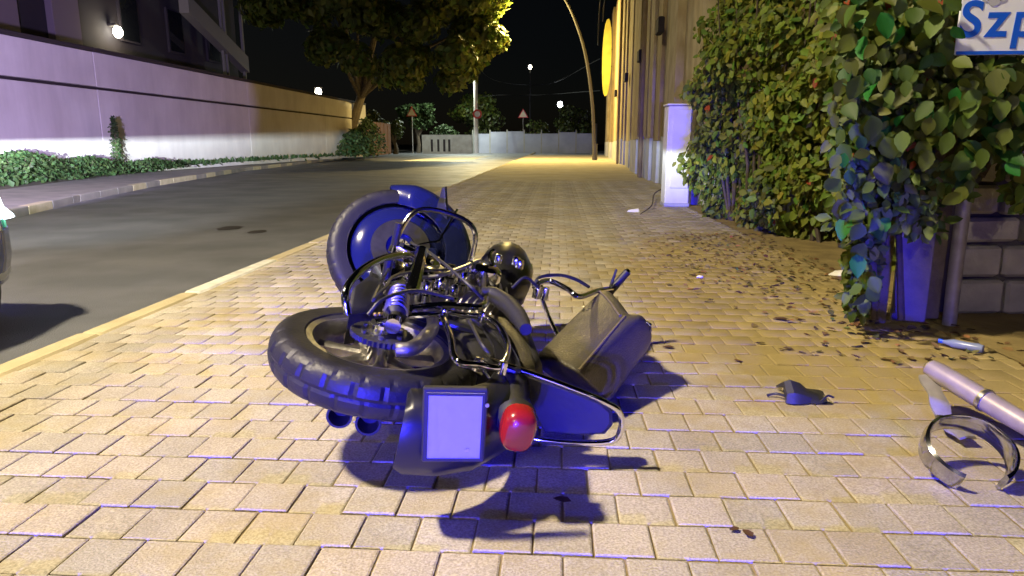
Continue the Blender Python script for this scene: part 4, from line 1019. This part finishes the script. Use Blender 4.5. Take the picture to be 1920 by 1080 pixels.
for x_, y_ in ((935, 484), (968, 488), (975, 494)): MB().lathe(bL(x_, y_, .215), None, [(.001, .016), (.014, .014), (.017, 0), (.017, -.02)], 14, frame=(Lv, Fv, Uv)).build('dial', M_CHROME, moto, parent=tank)
# engine
er = []
for f, uc, ru, rl in ((.38, .10, .05, .09), (.42, .11, .11, .14), (.55, .11, .145, .155), (.72, .10, .15, .155), (.86, .09, .12, .14), (.90, .09, .05, .10)):
    er.append([B(f, rl*math.copysign(abs(math.cos(k*math.pi/8))**.6, math.cos(k*math.pi/8)), uc+ru*math.copysign(abs(math.sin(k*math.pi/8))**.6, math.sin(k*math.pi/8))) for k in range(16)])
eng = MB().loft(er).build('engine', M_ALU, moto, angle=40)
for (f, u, r_, m_) in ((.53, .10, .085, M_CHROME), (.74, .09, .075, M_CHROME)):
    MB().lathe(B(f, .155, u), None, [(.001, .03), (r_*.55, .028), (r_*.8, .02), (r_, .004), (r_, -.02)], 28, frame=(Lv, Fv, Uv)).build('engine_cover', m_, moto, parent=eng)
    for k in range(5):
        th = k*1.257; MB().tube([B(f+r_*.86*math.cos(th), .16, u+r_*.86*math.sin(th)), B(f+r_*.86*math.cos(th), .178, u+r_*.86*math.sin(th))], .006, 8).build('bolt', M_STEEL, moto, parent=eng)
for (f0, u0, f1, u1) in ((.55, .22, .42, .45), (.74, .22, .88, .46)):
    c0, c1 = B(f0, .04, u0), B(f1, .04, u1); ax_ = (c1-c0).normalized()
    cy = MB().tube([c0, c1], .058, 20).build('cylinder', M_ALU, moto)
    for k in range(9):
        p = c0.lerp(c1, .08+k*.1); MB().lathe(p, ax_, [(.05, -.004), (.088, -.003), (.088, .003), (.05, .004)], 24).build('cooling_fin', M_ALU, moto, parent=cy)
    hd = MB().box(c1+ax_*.025, (.15, .15, .06), rot=Matrix((Fv, Lv, Uv)).transposed(), ch=.02).build('rocker_cover', M_CHROME, moto, parent=cy)
# air cleaner and intake between the cylinders
MB().lathe(B(.66, .16, .34), None, [(.001, .05), (.05, .048), (.068, .035), (.072, .0), (.06, -.03)], 26, frame=(Lv, Fv, Uv)).build('air_cleaner', M_CHROME, moto)
# exhaust pipes with open ends on the low side
for x_, y_, sgn, dx in ((636, 781, 0, 0), (690, 795, 1, .03)):
    p_ = bL(x_, y_, -.19)
    if p_.z < .055: p_.z = .055
    d1 = Fv*.35+Uv*.02; pts = [p_, p_+d1, p_+d1*1.9+Uv*.06, B(.80, -.12, .12)]
    ex = MB().tube(pts, [.036, .040, .03, .024], 18, smooth=5, caps=False).build('exhaust_pipe', M_CHROME, moto)
    MB().lathe(p_+Fv*.004, None, [(.040, .01), (.040, -.004), (.033, -.004), (.030, .06), (.001, .06)], 20, frame=(Fv, Lv, Uv)).build('pipe_mouth', M_BLACKP, moto, parent=ex)
# frame tubes
fr_ = [([B(1.22, 0, .58), B(.9, 0, .40), B(.5, .03, .36), B(.2, .06, .30)], .019), ([B(1.22, .0, .52), B(1.0, .07, .12), B(.85, .09, -.06), B(.45, .09, -.07), B(.25, .09, .05), B(.2, .08, .3)], .016),
       ([B(1.22, .0, .52), B(1.0, -.07, .12), B(.85, -.09, -.06), B(.45, -.09, -.07), B(.25, -.09, .05), B(.2, -.08, .3)], .016), ([B(.3, .09, .30), B(.05, .115, .38), B(-.2, .12, .40), bL(905, 672, .13)], .012)]
for pts, r_ in fr_: MB().tube(pts, r_, 10, smooth=5).build('frame_tube', M_BLACK, moto)
# highway bars around the engine
hb = [B(.98, .08, .30), B(1.0, .26, .30), B(1.0, .32, .20), B(1.0, .30, .02), B(.92, .12, -.05)]
MB().tube(hb, .012, 10, smooth=5).build('crash_bar', M_CHROME, moto)
for f, l0, l1 in ((.72, .15, .29), (.38, .12, .24)):
    pg_ = MB().tube([B(f, l0, -.03), B(f, l1-.09, -.03)], .009, 8).build('foot_peg', M_CHROME, moto); MB().tube([B(f, l1-.09, -.03), B(f, l1, -.03)], .016, 10).build('rubber', M_RUB, moto, parent=pg_)
# front wheel, bars turned
FC = B(1.56, -.0, .0); FC = pixY(746, 476, 3.50)
nv = V((.34, -.78, .48)).normalized()
hx = V((1, .1, 0)); hx = (hx-nv*hx.dot(nv)).normalized(); hy = nv.cross(hx)
if hy.z < 0: hy = -hy
fw = wheel('front_wheel', FC, (nv, hx, hy), 0.358, .255, .066, 28, cast=False)
MB().lathe(FC+nv*.094, None, [(.075, .004), (.15, .004), (.15, -.001), (.075, -.001), (.075, .004)], 40, frame=(nv, hx, hy)).build('brake_disc', M_STEEL, moto, parent=fw)
MB().lathe(FC+nv*.03, None, [(.05, .055), (.10, .058), (.17, .048), (.225, .026), (.246, .008), (.248, -.01)], 48, frame=(nv, hx, hy)).build('wheel_cover', M_BLUEP, moto, parent=fw)
# front mudguard over the right half
ffp = [(.362, -.085), (.385, -.075), (.398, -.04), (.402, 0), (.398, .04), (.385, .075), (.35, .092), (.24, .104), (.237, .100), (.345, .088), (.380, .071), (.392, .038), (.396, 0), (.392, -.038), (.380, -.071), (.362, -.081)]
mb = MB(); rings = []
nseg = 30
for k in range(nseg+1):
    t_ = k/nseg; th = R(98)-R(142)*t_; d = hx*math.cos(th)+hy*math.sin(th); nar = min(1, .35+t_*5, .45+(1-t_)*4)
    rings.append([FC+nv*(h*nar)+d*(r_*.968-(0 if r_ > .34 else -(1-nar)*.06)) for r_, h in ffp])
mb.loft(rings); ffd = MB(); ffd.v, ffd.f = mb.v, mb.f
ffo = ffd.build('front_mudguard', M_BLUEP, moto, angle=50)
MB().tube([FC+(hx*math.cos(R(40))+hy*math.sin(R(40)))*.38+nv*.095, FC+(hx*math.cos(R(15))+hy*math.sin(R(15)))*.2+nv*.10, FC+nv*.085], .007, 8).build('mudguard_stay', M_CHROME, moto, parent=ffo)
tip = pixY(832, 352, 3.42); tb0 = pixY(838, 412, 3.38); tb1 = pixY(818, 392, 3.40)
MB().loft([[tb1, tb0, tip+V((.006, 0, 0)), tip-V((.008, 0, 0))], [p+V((.006, .02, .004)) for p in (tb1, tb0, tip+V((.006, 0, 0)), tip-V((.008, 0, 0)))]]).build('mudguard_tip', M_BLACK, moto, parent=ffo, smooth=False)
# fork
hd = B(1.22, .02, .60)
wdir = hd-FC; wdir = (wdir-nv*wdir.dot(nv)).normalized()
for s in (-1, 1):
    a0 = FC+nv*(.088*s)-wdir*.03; a1 = FC+nv*(.088*s)+wdir*.34; a2 = hd+nv*(.085*s)
    MB().tube([a0, a0+wdir*.05, a1], [.026, .029, .029], 14).build('fork_slider', M_CHROME if s > 0 else M_ALU, moto)
    MB().tube([a1-wdir*.01, a1.lerp(a2, .5), a2], [.019, .019, .019], 14, smooth=3).build('fork_tube', M_CHROME, moto)
    MB().tube([a1-wdir*.015, a1+wdir*.012], .032, 14).build('dust_seal', M_RUB, moto)
MB().tube([FC+nv*.12, FC-nv*.12], .012, 12).build('front_axle', M_STEEL, moto)
MB().box(FC+nv*.075+wdir*.17+hy*.03, (.07, .10, .05), rot=Matrix((hx, hy, nv)).transposed(), ch=.012).build('brake_caliper', M_BLUEP, moto)
MB().box(hd, (.09, .2, .04), rot=BF, ch=.012).build('triple_clamp', M_ALU, moto)
# chrome headlamp shell
HL = B(1.36, .04, .58)
hls = MB().lathe(HL, Fv, [(.001, -.10), (.045, -.09), (.075, -.05), (.085, 0), (.088, .012), (.08, .02)], 28).build('headlamp', M_CHROME, moto)
MB().lathe(HL, Fv, [(.082, .015), (.05, .03), (.001, .036)], 28).build('lens', M_GLASS, moto, parent=hls)
# handlebar
hbp = [B(1.16, .05, .66), bL(1003, 534, .17), bL(1030, 527, .19), bL(1062, 541, .19), bL(1086, 556, .18), bL(1120, 545, .17)]
bar = MB().tube(hbp, .0115, 12, smooth=6).build('handlebar', M_CHROME, moto)
g0_, g1_ = bF(1150, 540, 1.0), bF(1176, 510, 1.02)
MB().tube([hbp[-1], g0_], .0115, 10).build('bar_end', M_CHROME, moto, parent=bar)
gr = MB().tube([g0_-(g1_-g0_)*.5, g0_, g1_], [.018, .019, .0175], 14).build('grip', M_RUB, moto, parent=bar)
MB().tube([g1_, g1_+(g1_-g0_)*.12], [.018, .012], 14).build('grip_cap', M_CHROME, moto, parent=bar)
MB().tube([bF(1142, 545, .98), bF(1148, 528, .98), bF(1156, 505, .98)], [.008, .007, .005], 8).build('lever', M_BLACKP, moto, parent=bar)
MB().tube([B(1.16, .05, .66), B(1.13, -.08, .74), B(1.05, -.16, .80), B(.98, -.20, .78)], .0115, 12, smooth=5).build('handlebar', M_CHROME, moto)
MB().tube([bL(1000, 540, .17), bL(1012, 520, .21), bL(1050, 516, .22), bL(1080, 524, .21), bL(1104, 538, .18)], .007, 8, smooth=5).build('cable', M_BLACKP, moto)
MB().tube([B(.55, .18, -.02), bL(700, 560, .22), bL(722, 540, .24), bL(770, 510, .22), B(1.1, .12, .5)], .005, 8, smooth=5).build('cable', M_BLACKP, moto)
for x_, y_, l_ in ((1008, 545, .18), (1022, 548, .16)): MB().lathe(bL(x_, y_, l_), None, [(.001, .02), (.014, .018), (.017, 0), (.016, -.03)], 12, frame=(Lv, Fv, Uv)).build('switch_pod', M_CHROME, moto, parent=bar)
# engine guard, radiator plate and a black block for shade in front of the rear wheel
MB().tube([bL(x_, y_, l_) for x_, y_, l_ in ((652, 590, .14), (648, 548, .20), (672, 512, .24), (715, 486, .25), (760, 478, .24), (786, 492, .20))], .0125, 12, smooth=6).build('engine_guard', M_CHROME, moto)
e0, e1 = bL(772, 548, .20), bL(792, 466, .24); d_ = (e1-e0).normalized(); s_ = Lv.cross(d_).normalized()
MB().box(e0.lerp(e1, .5), ((e1-e0).length, .045, .03), rot=Matrix((d_, s_, d_.cross(s_))).transposed(), ch=.010).build('chrome_shield', M_CHROME, moto)
slab([(655, 590), (660, 545), (690, 522), (722, 530), (716, 585)], .10, .10, 'shade_block', M_BLACK)  # black solid filling a region that is only shaded
slab([(700, 500), (765, 492), (775, 530), (720, 540)], .13, .08, 'clutch_cover', M_CHROME, bulge=.03)
for x_, y_, l_, r_ in ((845, 508, .18, .024), (868, 522, .18, .018), (825, 530, .18, .02), (880, 500, .2, .014), (800, 540, .18, .016), (850, 545, .16, .02)):
    MB().lathe(bL(x_, y_, l_), None, [(.001, .026), (r_*.7, .024), (r_, .012), (r_, -.02), (r_*1.3, -.024), (r_*1.3, -.05)], 14, frame=(Lv, Fv, Uv)).build('engine_fitting', M_CHROME, moto)
MB().tube([bL(790, 520, .19), bL(830, 515, .22), bL(870, 500, .22), bL(905, 490, .20), bL(908, 545, .18)], .007, 8, smooth=5).build('brake_line', M_STEEL, moto)
MB().tube([bL(770, 578, .16), bL(830, 572, .17), bL(900, 575, .17), bL(912, 560, .17)], .012, 10, smooth=5).build('frame_tube', M_CHROME, moto)
for pts in (((905, 560, .2), (880, 535, .24), (840, 500, .25), (800, 470, .22), (770, 455, .2)), ((960, 540, .2), (985, 520, .24), (1010, 540, .2)), ((690, 590, .2), (720, 560, .24), (780, 545, .22), (850, 560, .2)), ((880, 600, .17), (900, 640, .2), (920, 668, .18))):
    MB().tube([bL(*p) for p in pts], .0055, 8, smooth=5).build('cable', M_BLACKP, moto)
# raised rim of the plate
pr_ = Matrix.Rotation(R(-10), 3, 'X')
for dy, dz, sy, sz in ((.083, 0, .006, .135), (-.083, 0, .006, .135), (0, .0645, .16, .006), (0, -.0645, .16, .006)):
    MB().box(B(-.565, pl_l, pl_u)+BF@(pr_@V((0, dy, dz))), (.003, sy, sz), rot=BF@pr_).build('plate_rim', M_BLACKP, moto, parent=fen, smooth=False)
# ================================================================== PATROL CAR
def patrol_car(label, headlights, group):
    root = empty('patrol_car', (0, 0, 0), label, 'car', group)
    ST = [(-2.17, .60, .42, .70), (-2.13, .74, .32, .82), (-2.02, .83, .24, .93), (-1.7, .88, .2, .97), (-.9, .90, .18, .96), (.3, .90, .18, .95), (.95, .90, .18, .94), (1.5, .885, .2, .89), (1.85, .83, .22, .82), (2.02, .74, .23, .76), (2.12, .62, .25, .70), (2.17, .46, .30, .62)]
    def sec(y, w_, zb, zt):
        h = [(w_*.90, zb), (w_*.97, zb+(zt-zb)*.12), (w_, zb+(zt-zb)*.45), (w_*.985, zb+(zt-zb)*.72), (w_*.93, zt-(zt-zb)*.08), (w_*.78, zt), (0, zt+.02)]
        return [V((x, y, z)) for x, z in h]+[V((-x, y, z)) for x, z in reversed(h[:-1])]
    MB().loft([sec(*s) for s in ST]).build('body', M_CARW, root, bevel=.0, angle=40)
    def prof(y):
        ys = [s[0] for s in ST]; return [float(np.interp(y, ys, [s[k] for s in ST])) for k in (1, 2, 3)]
    def side_pt(y, z, o=.004):
        w_, zb, zt = prof(y); f = (z-zb)/(zt-zb); return w_*float(np.interp(f, [0, .12, .45, .72, .92, 1], [.90, .97, 1, .985, .93, .78]))+o
    def band(y0, y1, z0, z1, n, name, m, o=.004):
        for s in (-1, 1):
            mb = MB(); A = []
            for k in range(n+1):
                y = y0+(y1-y0)*k/n; A.append([V((s*side_pt(y, z0, o), y, z0)), V((s*side_pt(y, (z0+z1)/2, o), y, (z0+z1)/2)), V((s*side_pt(y, z1, o), y, z1)), V((s*(side_pt(y, z1, o)-.02), y, z1)), V((s*(side_pt(y, z0, o)-.02), y, z0))])
            mb.loft(A).build(name, m, root)
    band(-2.0, 1.88, .575, .74, 30, 'blue_band', M_CARB)  # livery band, carried forward so its blue doubles as light on the corner
    band(1.66, 2.10, .26, .57, 14, 'bumper', M_CARB, .012)  # blue paint stands in for blue light falling on the bumper
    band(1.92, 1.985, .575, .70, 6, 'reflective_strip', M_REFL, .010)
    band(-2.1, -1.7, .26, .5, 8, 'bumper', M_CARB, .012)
    # cabin
    def oct_(z, y0, y1, w_, c=.12): return [V(p) for p in ((w_-c, y0, z), (w_, y0+c*1.5, z), (w_*.99, y1-c*3, z), (w_-c*1.8, y1, z), (-w_+c*1.8, y1, z), (-w_*.99, y1-c*3, z), (-w_, y0+c*1.5, z), (-w_+c, y0, z))]
    MB().loft([oct_(.92, -1.85, 1.05, .80), oct_(1.18, -1.62, .62, .735), oct_(1.36, -1.42, .30, .67)]).build('window', M_GLASS, root, angle=25)
    MB().loft([oct_(1.355, -1.43, .31, .675), oct_(1.41, -1.32, .20, .63), oct_(1.435, -1.1, .0, .52)]).build('roof', M_CARW, root, angle=50)
    for s in (-1, 1):
        for p0, p1 in (((.79, .95, .93), (.665, .28, 1.37)), ((.80, -.35, .95), (.68, -.40, 1.37)), ((.76, -1.80, .93), (.64, -1.38, 1.37))):
            MB().tube([(s*p0[0], p0[1], p0[2]), (s*p1[0], p1[1], p1[2])], .03, 8).build('pillar', M_CARW, root)
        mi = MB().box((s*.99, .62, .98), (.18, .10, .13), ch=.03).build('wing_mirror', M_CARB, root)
        for y in (-1.32, 1.32):
            c = V((s*.80, y, .31)); t_ = MB().lathe(c, (s, 0, 0), [(.2, -.09), (.29, -.10), (.31, -.06), (.31, .06), (.29, .10), (.2, .105), (.2, -.09)], 36).build('wheel', M_RUB, root)
            MB().lathe(c, (s, 0, 0), [(.205, .10), (.18, .07), (.06, .085), (.001, .09)], 30).build('rim', M_RIM, root, parent=t_)
            MB().lathe(c+V((s*.095, 0, 0)), (s, 0, 0), [(.315, .004), (.36, .012), (.36, -.06), (.315, -.06), (.315, .004)], 36).build('wheel_arch', M_BLACKP, root)
        # headlamp and tail lamp
        h0 = [V((s*x, y, z)) for x, y, z in ((.52, 2.165, .60), (.78, 1.99, .62), (.83, 1.84, .68), (.80, 1.84, .78), (.60, 2.07, .72))]
        h1 = [p+V((s*.01, .03, .008)) for p in h0]
        MB().loft([[p+V((0, -.10, 0)) for p in h0], h0, h1, [sum(h1, V())/5+(p-sum(h1, V())/5)*.7+V((s*.004, .012, 0)) for p in h1]]).build('headlamp', M_HLENS if headlights else M_GLASS, root)
        MB().box((s*.72, -2.12, .70), (.2, .08, .12), rot=Matrix.Rotation(s*.5, 3, 'Z'), ch=.02).build('tail_lamp', M_REDL, root)
    MB().box((0, 2.155, .42), (.8, .06, .16), ch=.015).build('grille', M_BLACKP, root)
    MB().box((0, -2.18, .62), (.52, .02, .115), ch=.004).build('rear_plate', M_PLATE, root)
    for x in (-.28, .28): MB().box((x, 2.20, .46), (.16, .03, .05), ch=.01).build('added_strobe', M_BLENS, root)  # strobes added as a low blue source for the motorcycle
    lbr = MB().box((0, -.45, 1.475), (1.1, .26, .07), ch=.02).build('light_bar', M_BLACKP, root)
    for x in (-.36, .36): MB().box((x, -.45, 1.545), (.34, .22, .075), ch=.025).build('beacon', M_BLENS, root, parent=lbr)
    return root
def cutoff(ld, top=.022):
    # low-beam distribution of the lamp: sharp upper edge, fading towards the near road
    ld.use_nodes = True; n = ld.node_tree; e = n.nodes.get('Emission') or n.nodes.new('ShaderNodeEmission')
    tc = n.nodes.new('ShaderNodeNewGeometry'); s = n.nodes.new('ShaderNodeSeparateXYZ'); n.links.new(tc.outputs['Incoming'], s.inputs[0])
    r = n.nodes.new('ShaderNodeValToRGB'); mr = n.nodes.new('ShaderNodeMapRange')
    mr.inputs[1].default_value = top-.3; mr.inputs[2].default_value = top+.05
    n.links.new(s.outputs[2], mr.inputs[0]); n.links.new(mr.outputs[0], r.inputs[0])
    el = r.color_ramp.elements; el[0].position = .0; el[0].color = (.0015,)*3+(1,); el[1].position = 1; el[1].color = (0, 0, 0, 1)
    for p, v in ((.5, .05), (.60, .16), (.70, .45), (.80, .85), (.835, 1), (.875, 0.0)):
        k = el.new(p); k.color = (v, v, v, 1)
    n.links.new(r.outputs[0], e.inputs['Strength'])
SIGN = 1
CARYAW = R(3)
car = patrol_car('silver patrol car with blue light painted on its bumper and lit headlamps standing on the road', True, 'patrol cars')
def car_place(c, corner, yaw):
    Rm = Matrix.Rotation(yaw, 3, 'Z'); loc = V(corner)-Rm@V((.78, 2.0, 0)); c.location = (loc.x, loc.y, RZ); c.rotation_euler = (0, 0, yaw); return c
car2 = copy_tree(car); car2['label'] = 'silver patrol car parked on the paving behind the fallen motorcycle with its beacons lit'
corner = pixY(14, 470, 3.55)+V((-.20, .3, 0))
def lamp_on(c, name, typ, loc, energy, color, tgt, **kw):   # loc in car space, tgt in world space
    d = bpy.data.lights.new(name, typ); d.energy = energy; d.color = color
    for k, v in kw.items(): setattr(d, k, v)
    o = bpy.data.objects.new(name, d); COL.objects.link(o); o.parent = c; o.location = loc
    Rm = Matrix.Rotation(c.rotation_euler.z, 3, 'Z'); wp_ = V(c.location)+Rm@V(loc)
    o.rotation_euler = (Rm.transposed()@(V(tgt)-wp_)).to_track_quat('-Z', 'Y').to_euler(); return d
car_place(car, corner, CARYAW)
car_place(car2, (.35, -7.0, 0), R(-3)); car2.location.z = 0
for m_ in car2.children:
    if m_.name.startswith('headlamp'):
        m_.data = m_.data.copy(); m_.data.materials[0] = M_GLASS
fwd = Matrix.Rotation(CARYAW, 3, 'Z')@V((0, 1, 0))
for s in (-1, 1):
    d = lamp_on(car, 'low_beam', 'SPOT', (s*.68, 2.24, .74), E_HEAD*(1 if s < 0 else .10), (.80, .92, 1), V(car.location)+fwd*30+V((-13 if s < 0 else 3, 0, .6)), spot_size=R(72 if s < 0 else 110), spot_blend=.8, shadow_soft_size=.03)
    cutoff(d)
BLUE = (.025, .02, 1)
lamp_on(car, 'beacon_beam', 'SPOT', (-.36, -.30, 1.62), E_BLUEW, (.55, .42, 1), pixX(75, 190, WX), spot_size=R(25), spot_blend=.12, shadow_soft_size=.08)
for x_ in (-.28, .28):
    lamp_on(car2, 'added_blue_beam', 'SPOT', (x_, 2.23, .46), E_STROBE*.5, BLUE, (-.10, 3.0, -.30), spot_size=R(24), spot_blend=.45, shadow_soft_size=.08)  # added low beams from the unseen car, blueing the motorcycle more than the paving
for x_, k_ in ((-.36, .5), (.36, .5)):
    lamp_on(car2, 'beacon_beam', 'SPOT', (x_, -.2, 1.64), E_BLUE*k_, BLUE, (.2, 3.0, .5), spot_size=R(56), spot_blend=.7, shadow_soft_size=.12)
